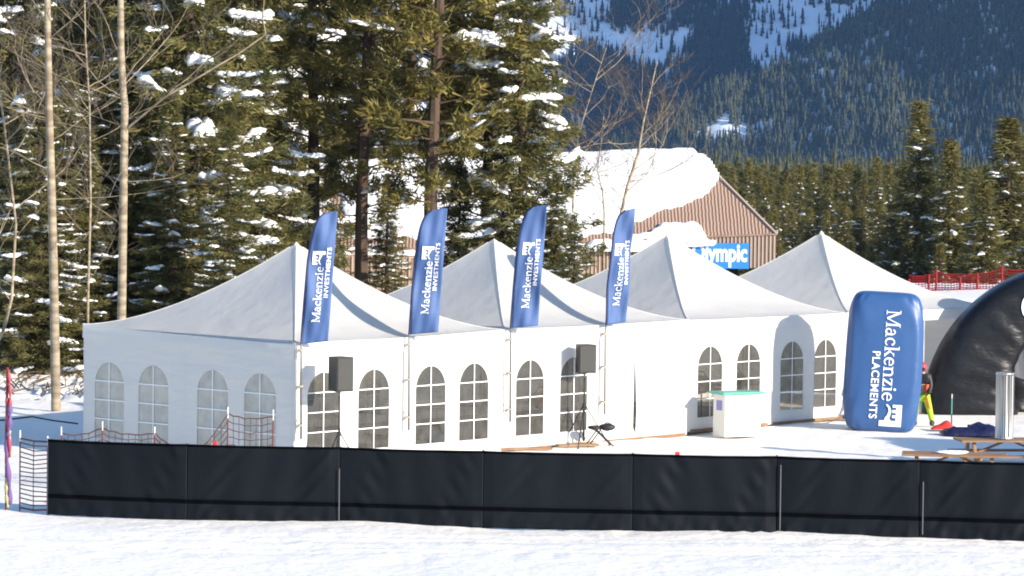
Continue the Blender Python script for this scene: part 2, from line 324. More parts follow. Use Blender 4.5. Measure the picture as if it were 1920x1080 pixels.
# ------------------------------------------------------------------ conifers
def tris_to_mesh(name, T): T = np.asarray(T, dtype=np.float32); n = len(T); return np_mesh(name, T.reshape(-1, 3), np.arange(n*3).reshape(n, 3), 3)
PADV = None
def pad_template():
    nu, nv = 8, 5; vs = []; fs = []
    for j in range(nv+1):
        th = math.pi*j/nv
        for i in range(nu):
            q = 2*math.pi*i/nu; vs.append((math.sin(th)*math.cos(q), math.sin(th)*math.sin(q), math.cos(th)*(1 if j < 3 else .35)))
    for j in range(nv):
        for i in range(nu): fs.append((j*nu+i, (j+1)*nu+i, (j+1)*nu+(i+1) % nu, j*nu+(i+1) % nu))
    return np.array(vs), np.array(fs)
PT, PF = pad_template()
def conifer_meshes(seed, Ht, R, z0, kind, step, tuft, blade, snow_p, dens=1.0, pw=.85):
    r = np.random.default_rng(seed); T = []; SV = []; SF = []; nS = 0; LB = MB()
    z = z0
    while z < Ht-.25:
        fr = (z-z0)/(Ht-z0)
        if kind == 'spruce': prof = (1-fr)**pw*(.75+.25*min(1, fr*6+.4))
        else: prof = (1-fr)**.55*(.55+.45*min(1, fr*3.5))*r.uniform(.75, 1.15)
        nb = r.integers(4, 7) if kind == 'spruce' else r.integers(3, 6)
        a0 = r.uniform(0, 6.28)
        for b in range(nb):
            az = a0+b*6.28/nb+r.uniform(-.35, .35); Lb = R*prof*r.uniform(.7, 1.15)
            if Lb < .12: Lb = .12*(1 if pw < 1 else .6)
            if kind == 'spruce': up0, dr = r.uniform(-.30, .0), r.uniform(-.25, .05)
            else: up0, dr = r.uniform(-.05, .35), r.uniform(-.1, .25)
            if fr > .75: up0 += .5*(fr-.75)*3
            d = np.array([math.cos(az), math.sin(az)]); sd = np.array([-d[1], d[0]])
            zb = z+r.uniform(-.1, .1)
            def P(s): return np.array([d[0]*s*Lb, d[1]*s*Lb, zb+Lb*(up0*s+dr*s*s+(.18 if kind == 'spruce' else 0)*s**4)])
            if Lb > .5: LB.tube([P(0), P(.5), P(.95)], [.016+.012*Lb, .012+.006*Lb, .006], 3, False)
            nt_ = max(3, int(Lb*tuft*dens))
            for q in range(nt_):
                if kind == 'spruce':
                    s = r.uniform(.12, 1.0); wd = .42*Lb*(1-s)**.7+.05; lat = r.uniform(-wd, wd); c = P(s); c[:2] += sd*lat; c[2] -= abs(lat)*.18+r.uniform(0, .08)
                    fw = d*.75+sd*np.sign(lat)*.65
                else:
                    s = 1-abs(r.normal(0, .28)); s = max(.25, s); wd = .30*Lb*(1.1-s)+.12; lat = r.uniform(-wd, wd); c = P(s); c[:2] += sd*lat; c[2] += r.uniform(-.10, .16)
                    fw = d*.6+sd*r.uniform(-.8, .8)
                nbl = 10
                dirs = np.empty((nbl, 3)); dirs[:, :2] = fw+r.normal(0, .55, (nbl, 2)); dirs[:, 2] = r.normal(-.10 if kind == 'spruce' else .35, .40, nbl)
                dirs /= np.linalg.norm(dirs, axis=1)[:, None]
                ln = blade*r.uniform(.6, 1.25, nbl)[:, None]
                pr = np.cross(dirs, r.normal(0, 1, (nbl, 3))); pr /= np.linalg.norm(pr, axis=1)[:, None]+1e-6
                o = c+r.normal(0, blade*.32, (nbl, 3))
                T.append(np.stack([o-pr*ln*.115, o+pr*ln*.115, o+dirs*ln], 1))
            if r.random() < snow_p and Lb > .35:
                s0 = r.uniform(.25, .6); s1 = min(1.0, s0+r.uniform(.2, .6)); lat0 = r.normal(0, .10)*Lb; big = r.choice([.55, .7, .9, 1.3])*(.5+.32*min(2, Lb))
                s_ = s0
                while s_ < s1:
                    wsp = .30*Lb*(1.05-s_)+.06; lat = lat0*(1-s_)+r.uniform(-.4, .4)*wsp; c = P(s_); c[:2] += sd*lat; c[2] += .04-abs(lat)*.2
                    sx = r.uniform(.13, .24)*big; sy = sx*r.uniform(.6, 1.0); sz = sx*r.uniform(.35, .6)
                    nz = 1+r.normal(0, .15, len(PT)); v = PT*nz[:, None]*np.array([sx, sy, sz]); sl_ = (P(min(1, s_+.1))-P(s_-.1)); sl_ = sl_[2]/(np.linalg.norm(sl_[:2])+1e-6)
                    v[:, 2] += v[:, 0]*sl_-.5*(v[:, 1]**2+.3*v[:, 0]**2)/(sx+.05)
                    X = v[:, 0]*d[0]-v[:, 1]*d[1]; Y = v[:, 0]*d[1]+v[:, 1]*d[0]
                    SV.append(np.stack([X, Y, v[:, 2]], 1)+c); SF.append(PF+nS); nS += len(PT); s_ += .55*sx/Lb
        z += step*r.uniform(.75, 1.25)*(1 if fr < .8 else .7)
    tk = MB(); lean = r.uniform(-.12, .12, 2); n = 9
    tk.tube([(lean[0]*math.sin(i*.9), lean[1]*math.sin(i*.7), -.6+(Ht+.5)*i/(n-1)) for i in range(n)], [.011*Ht*(1-i/(n-.6))+.02 for i in range(n)], 8)
    o = len(tk.v); tk.v += LB.v; tk.f += [tuple(i+o for i in f) for f in LB.f]
    nm = 'pine' if kind == 'pine' else 'spruce'
    crown = tris_to_mesh(nm+'_crown', np.concatenate(T))
    snow = np_mesh(nm+'_snow', np.concatenate(SV), np.concatenate(SF), 4) if SV else None
    if snow: snow.polygons.foreach_set('use_smooth', [True]*len(snow.polygons))
    return tk.mesh(nm+'_trunk'), crown, snow
def put_tree(meshes, name, mats, loc, sc, rz, label, cat, group=None, parts=True):
    tk, cr, sn = meshes
    r = empty(name, label, cat, loc, rz, group)
    r.scale = (sc, sc, sc) if not hasattr(sc, '__len__') else sc
    for nm, me, mt in (('trunk', tk, M['trunk']), ('crown', cr, mats), ('snow_load', sn, M['snow_pad'])):
        if me is None: continue
        tag(link(nm, me, mt, r), kind='stuff' if nm == 'snow_load' else None)
    return r
def wood(name, n, seed):
    r = np.random.default_rng(seed); base = [conifer_meshes(400+i, 10, 1.5, .3, 'spruce', .55, 5, .50, 0, .8)[1] for i in range(3)]; out = []
    co = []
    for b in base:
        a = np.empty(len(b.vertices)*3, dtype=np.float32); b.vertices.foreach_get('co', a); co.append(a.reshape(-1, 3))
    for i in range(n):
        y = 268*(700/268)**r.random()**1.1; x = (r.uniform(-.02, .19) if i % 3 else r.uniform(-.20, .34))*y+r.uniform(-6, 6); c = co[i % 3]; s_ = r.uniform(.58, .92); q = r.uniform(0, 6.28)
        v = c*s_; out.append(np.stack([v[:, 0]*math.cos(q)-v[:, 1]*math.sin(q)+x, v[:, 0]*math.sin(q)+v[:, 1]*math.cos(q)+y, v[:, 2]+gnd(x, y)-.2], 1))
    V = np.concatenate(out); return tag(link(name, np_mesh(name, V, np.arange(len(V)).reshape(-1, 3), 3), M['far_needles']), kind='stuff')
wood('valley_wood', 640, 61)
PINE = [conifer_meshes(100+i, 17, 2.4, 3.9, 'pine', .46, 14, .24, .24) for i in range(3)]
SPR = [conifer_meshes(200+i, 17, 2.9, .5, 'spruce', .34, 15, .22, .46) for i in range(3)]
MID = [conifer_meshes(300+i, 11, 2.3, .4, 'spruce', .36, 11, .30, .45, .9, 1.05) for i in range(3)]
for m in PINE: print('pine tris', len(m[1].polygons))
# (pixel x of the trunk, distance, kind, variant, height scale, label)
FRONT = [
 (-30, 92, 'S', 0, 1.15, 'snow-dusted spruce cut by the left edge of the photo, left of both pale aspens'),
 (52, 90, 'S', 1, 1.2, 'spruce with a dark trunk just left of the leftmost pale aspen'),
 (150, 93, 'P', 0, 1.15, 'pine between the two pale aspens, half hidden by their twigs'),
 (262, 95, 'S', 2, 1.15, 'snowy spruce just right of the second pale aspen'),
 (352, 88, 'S', 0, 1.2, 'tall spruce with a dark bare trunk streak and long drooping snow-laden boughs'),
 (450, 91, 'S', 1, 1.05, 'spruce with the thickest snow pads, behind the left slope of the leftmost tent roof'),
 (582, 94, 'P', 1, 1.2, 'tall olive pine straight behind the leftmost feather flag'),
 (682, 92, 'P', 2, 1.15, 'olive pine whose bare trunk crosses the boarded lodge wall'),
 (815, 90, 'P', 0, 1.25, 'golden-green pine with a reddish trunk rising behind the second feather flag'),
 (912, 93, 'P', 1, 1.1, 'pine behind the third feather flag, left of the outermost lodge spruce'),
 (975, 91, 'S', 2, .98, 'spruce with snowy boughs reaching out over the lodge roof, rightmost of the near wood'),
]
SECOND = [(-80, 108), (10, 104), (100, 108), (200, 104), (310, 106), (400, 103), (505, 105)]
THIRD = [(0, 125), (70, 122), (150, 127), (230, 122), (290, 126), (370, 121), (450, 128), (530, 130), (605, 133), (690, 136), (770, 133), (860, 135)]
rr = random.Random(7)
for (px, d, k, v, hs, lab) in FRONT:
    x = (px-960)*d/F+0; z = gnd(x, d)
    ms = PINE[v] if k == 'P' else SPR[v]
    put_tree(ms, 'pine_tree' if k == 'P' else 'spruce_tree', M['pine_needles'] if k == 'P' else M['spruce_needles'], (x, d, z), (hs*.95, hs*.95, hs), rr.uniform(0, 6.28), lab, 'tree')
for lst, lab, gr in ((SECOND, 'second-row conifer in the wood behind the tents, partly hidden by nearer trees', 'second row of conifers behind the tents'), (THIRD, 'conifer deep in the wood, seen only in the gaps between nearer trees', 'deepest row of conifers behind the tents')):
    for i, (px, d) in enumerate(lst):
        x = (px-960)*d/F; k = rr.random() < .45; v = rr.randrange(3); s = rr.uniform(1.0, 1.3)
        put_tree((PINE if k else SPR)[v], 'pine_tree' if k else 'spruce_tree', M['pine_needles'] if k else M['spruce_needles'], (x, d, gnd(x, d)), s, rr.uniform(0, 6.28), lab, 'tree', gr)
# small snowy spruces under the wood and in front of the lodge
SMALL = [(75, 85, .50, 'snow-covered small spruce low between the left edge and the first aspen trunk'), (128, 87, .48, 'small snowy spruce in shade just right of the first aspen trunk'), (195, 88, .55, 'snowy low spruce directly left of the second aspen trunk'), (30, 86, .40, 'small snowy spruce at the foot of the wood, beside the multicoloured pole'), (165, 86, .38, 'small snowy spruce between the aspens, just above the tent roof edge'), (430, 84, .42, 'low spruce loaded with snow touching the left slope of the leftmost tent roof'), (320, 86, .45, 'low snowy spruce behind the left tent roof, right of the second aspen'), (725, 97, .33, 'young spruce before the boarded lodge wall, left of the second feather flag'),
         (860, 92, .36, 'young snowy spruce showing between the second and third feather flags'), (1075, 88, .27, 'low snow-capped spruce between the third and fourth feather flags'), (1040, 90, .34, 'young spruce in front of the lodge, just right of the third feather flag')]
for (px, d, s, lab) in SMALL:
    x = (px-960)*d/F; put_tree(SPR[rr.randrange(3)], 'young_spruce', M['spruce_needles'], (x, d, gnd(x, d)), (s*1.35, s*1.35, s), rr.uniform(0, 6.28), lab, 'tree')
# right hand trees
def top_tree(px, py, d, lab, grp=None, wid=1.0, v=None):
    t = Dp(px, py, d); b = gnd(t.x, d); s = (t.z-b)/11.0
    put_tree(MID[rr.randrange(3) if v is None else v], 'spruce_tree', M['far_needles'], (t.x, d, b), (s*wid, s*wid, s), rr.uniform(0, 6.28), lab, 'tree', grp)
top_tree(1725, 180, 168, 'tallest dark spruce on the right, its sunlit tip standing against the mountain', wid=1.3, v=0)
top_tree(1783, 252, 160, 'slim spruce just right of the tallest one on the right', wid=1.25, v=1)
top_tree(1893, 215, 165, 'snow-flecked spruce at the right edge of the photo above the black dome', wid=1.8, v=2)
top_tree(1845, 330, 150, 'shorter spruce between the slim one and the one at the right edge', wid=1.5, v=1)
top_tree(1950, 300, 155, 'spruce cut off by the right edge of the photo', wid=1.1, v=0)
top_tree(1930, 250, 175, 'spruce behind the right-edge one, mostly out of the photo', wid=1.5, v=1)
gl = 'snow-flecked conifer in the belt between the lodge and tallest right spruce'
for (px, py) in [(1404, 290), (1436, 335), (1470, 345), (1500, 305), (1526, 312), (1556, 345), (1590, 297), (1622, 330), (1645, 287), (1668, 300), (1700, 340), (1380, 350), (1410, 360)]:
    top_tree(px, py, rr.uniform(225, 250), gl, 'conifer belt beyond the lodge', wid=rr.uniform(.85, 1.15))
for (px, py) in [(1415, 400), (1452, 385), (1485, 390), (1518, 385), (1550, 390), (1583, 375), (1615, 380), (1650, 372), (1684, 385), (1392, 420), (1750, 380), (1810, 390), (1870, 385), (1768, 350), (1905, 370), (1940, 380)]:
    top_tree(px, py, rr.uniform(190, 215), 'lower snow-flecked conifer in front of the belt, above the far tents', 'lower conifers before the belt', wid=rr.uniform(1.1, 1.4))
for i in range(18):
    top_tree(1385+i*31+rr.uniform(-8, 8), 452+rr.uniform(-18, 18), rr.uniform(150, 172), 'low snowy young conifer just above the tent roofs and red net', 'low young conifers at the foot of the belt', wid=rr.uniform(1.2, 1.6))

# ------------------------------------------------------------------ bare trees
def bare(mb, tw, p, d, L, r, depth, rg, up=.25, kink=.16):
    n = 6; pts = [Vector(p)]; dd = Vector(d).normalized()
    for i in range(n):
        dd = (dd+Vector((rg.gauss(0, kink), rg.gauss(0, kink), rg.gauss(0, kink*.6)+up*.18))).normalized(); pts.append(pts[-1]+dd*L/n)
    (mb if depth > 1 else tw).tube(pts, [max(.0055, r)*(1-.6*i/n) for i in range(n+1)], 5 if depth > 1 else 3, False)
    if depth == 0: return
    for i in range(rg.randint(3, 4)):
        k = rg.randint(2, n); ax = Vector((rg.gauss(0, 1), rg.gauss(0, 1), rg.uniform(-.1, .7))).normalized()
        nd = (pts[k]-pts[k-1]).normalized()*.75+ax*.75
        bare(mb, tw, pts[k], nd, L*rg.uniform(.45, .68), r*.45, depth-1, rg, up, kink)
def aspen(pts_px, d, rads, limbs, label, seed, name='aspen_tree', limbL=2.6, zroot=None):
    rg = random.Random(seed); P = [Dp(px, py, d) for px, py in pts_px]
    root = P[0].copy(); root.z = gnd(root.x, d) if zroot is None else zroot
    P = [Vector((root.x, root.y, root.z-.3))]+P
    o = empty(name, label, 'tree', root); mb = MB(); tk = MB(); tw = MB(); loc = [p-root for p in P]
    # resample trunk
    tk.tube(loc, [rads[0]]+list(np.linspace(rads[0], rads[1], len(P)-1)), 10)
    for (t, ax, az, L, r0) in limbs:
        k = t*(len(loc)-1); i = min(int(k), len(loc)-2); p = loc[i].lerp(loc[i+1], k-i)
        bare(mb, tw, p, (ax, rg.uniform(-.5, .5), az), L, r0, 3, rg)
    tk.build('trunk', M['aspen'], o, True); mb.build('limbs', M['aspen'], o, True, kind='stuff'); tw.build('twigs', M['twig'], o, kind='stuff')
    return o
def auto_limbs(rg, n, t0, t1, L): return [(rg.uniform(t0, t1), rg.choice((-1, 1))*rg.uniform(.6, 1), rg.uniform(.0, .9), L*rg.uniform(.6, 1.2), rg.uniform(.008, .017)) for _ in range(int(n*.75))]
rg = random.Random(5)
aspen([(105, 770), (103, 640), (100, 480), (96, 330), (92, 200), (90, 80), (88, -60), (84, -260)], 75.4, (.115, .065), auto_limbs(rg, 15, .38, .98, 2.4), 'leftmost pale bare aspen, its trunk standing in the blue snow beside the left tent wall', 1)
aspen([(228, 700), (228, 600), (230, 470), (232, 340), (234, 200), (231, 172), (227, 90), (226, -40), (226, -240)], 79.5, (.115, .07), auto_limbs(rg, 15, .35, .98, 2.6)+[(.52, .75, .75, 4.4, .035)], 'second pale bare aspen with a kinked trunk, rising behind the left tent roof', 2)
aspen([(1160, 470), (1165, 400), (1176, 350), (1196, 290), (1206, 230), (1222, 160), (1232, 115)], 96, (.06, .015), [(.35, -.5, .8, 1.6, .016), (.4, 1, .7, 2.6, .02), (.55, -.7, .7, 1.3, .014), (.5, 1, .5, 2.6, .02), (.65, .8, .8, 1.8, .014), (.75, -.6, .9, 1.4, .012), (.45, 1, .15, 2.5, .018), (.3, -.8, .7, 1.8, .014), (.6, .5, 1, 1.6, .014), (.85, .5, .9, 1.0, .015)], 'slender bare tree standing alone before the snowy lodge roof, behind the fourth feather flag', 3, 'bare_tree')
aspen([(1132, 470), (1133, 400), (1130, 360), (1120, 320), (1128, 260), (1135, 180)], 97, (.032, .010), auto_limbs(random.Random(9), 20, .4, .95, 1.9), 'thin many-twigged bare tree left of the slender one in front of the lodge', 4, 'bare_tree')
aspen([(1075, 330), (1085, 250), (1110, 170), (1140, 80)], 98, (.032, .010), auto_limbs(random.Random(19), 20, .3, .95, 2.2), 'thin bare tree whose grey twigs spread beside the rightmost near spruce', 14, 'bare_tree')
aspen([(165, 560), (170, 380), (168, 200), (160, 70), (158, -50)], 84, (.035, .015), auto_limbs(random.Random(29), 16, .3, .95, 1.9), 'thin twiggy aspen sapling between the two thick pale aspens', 15)
aspen([(-14, 660), (6, 620), (22, 560), (30, 420), (10, 250), (-10, 100)], 82, (.05, .02), auto_limbs(random.Random(39), 14, .3, .95, 2.4), 'leaning thin bare tree at the left edge behind the multicoloured pole', 16, 'bare_tree')
# fallen branches and debris on the snow under the wood
db = MB(); rg = random.Random(77)
for i in range(320):
    x = rg.uniform(-17, -9.5); y = rg.uniform(79.5, 90); z = gnd(x, y)+.04
    a = rg.uniform(0, 3.14); L = rg.uniform(.2, 1.1)
    db.tube([(x, y, z), (x+math.cos(a)*L*.5, y+math.sin(a)*L*.5, z+rg.uniform(.02, .25)), (x+math.cos(a)*L, y+math.sin(a)*L, z+rg.uniform(0, .2))], [.02, .015, .006], 4, False)
db.build('forest_litter', M['debris'], kind='stuff')

# ------------------------------------------------------------------ writing
def arc(cx, cy, rx, ry, a0, a1, n=14): return [(cx+rx*math.cos(rad(a0+(a1-a0)*i/n)), cy+ry*math.sin(rad(a0+(a1-a0)*i/n))) for i in range(n+1)]
def glyph(c):
    th, tn, s = .095, .045, .035
    R = lambda x0, y0, x1, y1: ('r', x0, y0, x1, y1)
    S = lambda pts, w0, w1=None: ('s', pts, w0, w1 or w0)
    if c == 'M': return .86, [R(.10, 0, .10+tn, .7), R(.68, 0, .68+th, .7), S([(.12, .68), (.42, .04)], th*.95), S([(.42, .04), (.70, .68)], tn), R(.02, 0, .23, s), R(.60, 0, .85, s), R(.02, .7-s, .18, .7), R(.68, .7-s, .85, .7)]
    if c == 'a': return .48, [R(.28, .02, .28+th, .36), S(arc(.22, .34, .11, .12, 10, 165), tn, th*.8), S(arc(.19, .145, .13, .125, 60, 330), tn, th), R(.34, 0, .46, s)]
    if c == 'c': return .43, [S(arc(.24, .24, .18, .215, 45, 180), tn, th), S(arc(.24, .24, .18, .215, 180, 325), th, tn), S(arc(.345, .37, .03, .03, 0, 350), tn)]
    if c == 'k': return .53, [R(.08, 0, .08+th, .72), R(.02, 0, .25, s), R(.0, .685, .1, .72), S([(.17, .2), (.42, .45)], tn), S([(.24, .26), (.45, .02)], th), R(.36, 0, .53, s), R(.32, .44, .50, .44+s)]
    if c == 'e': return .45, [S(arc(.235, .24, .175, .215, 5, 180), tn, th), S(arc(.235, .24, .175, .215, 180, 325), th, tn), R(.10, .245, .41, .245+tn)]
    if c == 'n': return .56, [R(.08, 0, .08+th, .46), R(.02, 0, .25, s), R(.01, .43, .1, .465), S(arc(.29, .32, .145, .13, 165, 0), tn, th), R(.388, 0, .388+th, .33), R(.33, 0, .55, s)]
    if c == 'z': return .43, [R(.04, .465-tn*1.1, .38, .465), R(.04, 0, .40, tn*1.1), S([(.34, .44), (.09, .03)], th), R(.04, .34, .04+tn, .46), R(.36, 0, .36+tn, .13)]
    if c == 'i': return .28, [R(.09, 0, .09+th, .46), R(.02, 0, .26, s), R(.01, .43, .1, .465), S(arc(.137, .61, .035, .035, 0, 350), tn*1.3)]
def stroke(mb, pts, w0, w1, z):
    n = len(pts); L = []; R_ = []
    for i, (x, y) in enumerate(pts):
        a = pts[max(0, i-1)]; b = pts[min(n-1, i+1)]; tx, ty = b[0]-a[0], b[1]-a[1]; l = math.hypot(tx, ty) or 1
        w_ = (w0+(w1-w0)*i/(n-1))/2; L.append((x-ty/l*w_, y+tx/l*w_, z)); R_.append((x+ty/l*w_, y-tx/l*w_, z))
    mb.add(L+R_, [(i, i+n, i+n+1, i+1) for i in range(n-1)])
def word_serif(mb, txt, x=0, y=0, sc=1.0, gap=0.0):
    z = 0
    for c in txt:
        adv, prim = glyph(c)
        for p in prim:
            z = (z+.0004) if z < .003 else .0004
            if p[0] == 'r': mb.add([(x+p[1]*sc, y+p[2]*sc, z), (x+p[3]*sc, y+p[2]*sc, z), (x+p[3]*sc, y+p[4]*sc, z), (x+p[1]*sc, y+p[4]*sc, z)], [(0, 1, 2, 3)])
            else: stroke(mb, [(x+a*sc, y+b*sc) for a, b in p[1]], p[2]*sc, p[3]*sc, z)
        x += (adv+gap)*sc
    return x
def word_sans(mb, txt, x, y, width, height, bold=.012, spacing=1.08):
    cu = bpy.data.curves.new('t', 'FONT'); cu.body = txt; cu.offset = bold; cu.space_character = spacing; cu.resolution_u = 3
    o = bpy.data.objects.new('t', cu); me = bpy.data.meshes.new_from_object(o)
    vs = [v.co.copy() for v in me.vertices]; x0 = min(v.x for v in vs); x1 = max(v.x for v in vs); y0 = 0 if all(c.isupper() for c in txt) else None
    y1 = max(v.y for v in vs); yb = 0
    sx = width/(x1-x0); sy = height/(y1-yb)
    mb.add([(x+(v.x-x0)*sx, y+v.y*sy, .001) for v in vs], [tuple(p.vertices) for p in me.polygons])
    bpy.data.objects.remove(o); bpy.data.curves.remove(cu); bpy.data.meshes.remove(me)
def logo(mb, x, y, s):
    """stepped block with a swoosh, X along the writing, Y up"""
    P = lambda X, Y: (x+X*s, y+Y*s, .002)
    def q(x0, y0, x1, y1): mb.add([P(x0, y0), P(x1, y0), P(x1, y1), P(x0, y1)], [(0, 1, 2, 3)])
    q(.74, 0, 1.0, .74); q(0, .745, 1.0, 1.0); q(0, .58, .13, .742); q(.24, .58, .37, .742); q(.48, .58, .60, .742)
    pts = [(0, .30), (.12, .42), (.30, .47), (.50, .42), (.735, .30)]
    stroke(mb, [(x+a*s, y+b*s) for a, b in pts], .06*s, .17*s, .0025)
    mb.add([P(.55, .28), P(.738, .22), P(.738, .52), P(.60, .44)], [(0, 1, 2, 3)])
def writing(second, sub0, sub1):
    mb = MB(); word_serif(mb, 'Mackenzie'); logo(mb, 4.62, -.06, 1.08); mb2 = MB(); word_sans(mb2, second, sub0, -.56, sub1-sub0, .38, .015)
    mb.add(mb2.v, mb2.f); return mb
def refine(mb, fn):
    return MB().add([fn(*v) for v in mb.v], mb.f)

# ------------------------------------------------------------------ tents
AX, AY, AA, S = -4.1535, 61.584, .7209, 6.1
RZ = math.pi/2-AA; U = Vector((math.sin(AA), math.cos(AA), 0)); Vv_ = Vector((-math.cos(AA), math.sin(AA), 0))
HW, HA = 2.4875, 1.762
WIN_W, WIN_H = .88, 1.54
def wall_curve(w_, h_, holes, slit=None):
    """flat wall sheet with arched holes -> mesh in (x, z) plane, thickness in y"""
    cu = bpy.data.curves.new('w', 'CURVE'); cu.dimensions = '2D'; cu.fill_mode = 'BOTH'; cu.extrude = .006
    def sp(pts):
        s = cu.splines.new('POLY'); s.points.add(len(pts)-1); s.use_cyclic_u = True
        for i, p in enumerate(pts): s.points[i].co = (p[0], p[1], 0, 1)
    sp([(0, 0), (w_, 0), (w_, h_), (0, h_)])
    for cx, zb in holes: sp(arch_pts(cx, zb))
    if slit: sp(slit)
    o = bpy.data.objects.new('w', cu); me = bpy.data.meshes.new_from_object(o)
    for v in me.vertices: x, y, z = v.co; v.co = (x, z, y)
    bpy.data.objects.remove(o); bpy.data.curves.remove(cu); return me
def arch_pts(cx, zb, g=0.0):
    w2 = WIN_W/2+g; r = WIN_W*.5+g; zt = zb+WIN_H-WIN_W*.5
    return [(cx-w2, zb-g), (cx+w2, zb-g)]+[(cx+r*math.cos(math.pi*i/14), zt+1.05*r*math.sin(math.pi*i/14)) for i in range(15)]
def wall_panel(root, M4, w_, holes, zb=.30, slit=None, label=None, h_=HW, pane='pane'):
    me = wall_curve(w_, h_-.03, [(c, zb) for c in holes], slit); me.name = 'wall_panel'
    me.transform(M4); pn = link('wall_panel', me, M['wall_fabric'], root)
    if label: pn['label'] = label
    for c in holes:
        p = arch_pts(c, zb, .03); n = len(p); mb = MB()
        mb.add([(x, .012, z) for x, z in p]+[(x, .016, z) for x, z in p], [tuple(range(n)), tuple(range(n, 2*n))[::-1]])
        me2 = mb.mesh('window'); me2.transform(M4); wn = link('window', me2, M[pane], root)
        mb = MB(); b = .010
        zt = zb+WIN_H
        mb.box(c-b, -.012, zb-.02, c+b, -.008, zt+.02)
        for q in (1, 2, 3):
            zz = zb+WIN_H*q/4+.02; hw = WIN_W/2 if q < 3 else WIN_W/2*.97
            mb.box(c-hw-.03, -.017, zz-b, c+hw+.03, -.0125, zz+b)
        me3 = mb.mesh('muntins'); me3.transform(M4); link('muntins', me3, M['muntin'], wn)
def make_tent(idx, label, dz=0.0):
    org = Vector((AX, AY, 0))+U*S*idx; org.z = dz
    root = empty('party_tent', label, 'tent', org, RZ, 'white peaked party tents in a row')
    zc = {0: (-.09, .05, .01, .0), 1: (.01, .02, .03, .0), 2: (-.04, .0, -.06, 0), 3: (-.06, 0, -.05, 0)}[idx]   # corner heights (near, left, right, far)
    def ez(x, y): a, b = x/S, y/S; return HW+zc[0]*(1-a)*(1-b)+zc[1]*(1-a)*b+zc[2]*a*(1-b)+zc[3]*a*b
    # canopy, swept pyramid
    n = 49
    def P(a, b):
        x, y = a*S, b*S; dx, dy = abs(a-.5)*2, abs(b-.5)*2; d = max(dx, dy); m = min(dx, dy)/(d+1e-6)
        z = ez(x, y)+HA*(1-d)**1.62*(1-.05*(1-m**2)*math.sin(math.pi*min(1, d)))+.02
        z -= .05*math.sin(math.pi*m)*0
        e = .03; x = S/2+(x-S/2)*(1+e/S); y = S/2+(y-S/2)*(1+e/S)
        return Vector((x, y, z))
    mb = MB()
    for k in range(4):
        def Pk(u, t, k=k):
            t = max(t, .001); e_ = (u-.5)*t; a, b = ((.5+e_, .5-t/2), (.5+t/2, .5+e_), (.5-e_, .5+t/2), (.5-t/2, .5-e_))[k]
            return P(a, b)
        mb.grid(Pk, 33, 33, True)
    c = mb.build('canopy', M['roof_fabric'], root, True)
    at = MB()
    for (ca, cb) in ((0, 0), (1, 0), (0, 1), (1, 1)):
        pts = [P(.5+(ca-.5)*t, .5+(cb-.5)*t)+Vector((0, 0, .006)) for t in np.linspace(.03, 1, 40)]; at.tube(pts, .010, 4, False)
    at.build('ridge_seam', M['roof_fabric'], c)
    MB().tube([(S/2, S/2, HW+HA-.12), (S/2, S/2, HW+HA-.02), (S/2, S/2, HW+HA+.035)], [.07, .055, .01], 12).build('peak_cap', M['wall_fabric'], root, True)
    # valance
    vb = MB()
    for k in range(4):
        A = [(0, 0), (S, 0), (S, S), (0, S)][k]; B = [(0, 0), (S, 0), (S, S), (0, S)][(k+1) % 4]
        nrm = [(0, -1), (1, 0), (0, 1), (-1, 0)][k]
        def Q(a, b, A=A, B=B, nrm=nrm):
            x = A[0]+(B[0]-A[0])*a; y = A[1]+(B[1]-A[1])*a; off = .03+.006*math.sin(a*23)+.01*(1-b)
            return Vector((x+nrm[0]*off, y+nrm[1]*off, ez(x, y)+.025-.27*(1-b)-.012*math.sin(a*math.pi)*b))
        vb.grid(Q, 30, 4)
    vb.build('valance', M['wall_fabric'], root, True)
    # frame
    fr = MB()
    for (x, y) in ((0, 0), (S/2, 0), (S, 0), (0, S/2), (0, S), (S, S), (S/2, S), (S, S/2)):
        xx = min(max(x, .05), S-.05); yy = min(max(y, .05), S-.05)
        if not (idx == 3 and (x, y) == (S/2, 0)):
            MB().box(xx-.03, yy-.03, 0, xx+.03, yy+.03, HW-.02).build('post', M['post'], root)
    for a, b in (((.05, .05), (S-.05, .05)), ((S-.05, .05), (S-.05, S-.05)), ((S-.05, S-.05), (.05, S-.05)), ((.05, S-.05), (.05, .05)), ((.05, .05), (S-.05, S-.05)), ((S-.05, .05), (.05, S-.05))):
        fr.tube([(a[0], a[1], HW-.10), (b[0], b[1], HW-.10)], .02, 6)
    fr.tube([(S/2, S/2, HW-.10), (S/2, S/2, HW+HA-.1)], .03, 6)
    fr.build('roof_frame', M['grey_metal'], root)
    # walls
    half = S/2
    front = lambda x0: Matrix.Translation((x0, 0, 0))
    rear = lambda x0: Matrix.Translation((x0, S, 0))
    left = Matrix.Rotation(math.pi/2, 4, 'Z')
    if idx in (0, 1, 2):
        wall_panel(root, front(0), half, (.79, 2.20), .30)
    if idx in (0, 2):
        wall_panel(root, front(half), half, (.80, 2.10), .30)
    if idx == 1:
        sx = 10.32-S-half
        wall_panel(root, front(half), half, (), slit=[(sx-.005, 1.95), (sx-.01, 1.0), (sx-.025, .25), (sx+.07, .12), (sx+.10, .6), (sx+.06, 1.3)], label='plain tent wall panel with a narrow open door slit')
    if idx == 3:
        wall_panel(root, front(0), 2.2, (1.1,), .30)
    # rear and side walls
    wall_panel(root, rear(0), half, (.79, 2.2) if idx < 2 else ()); wall_panel(root, rear(half), half, (.79, 2.2) if idx == 0 else ())
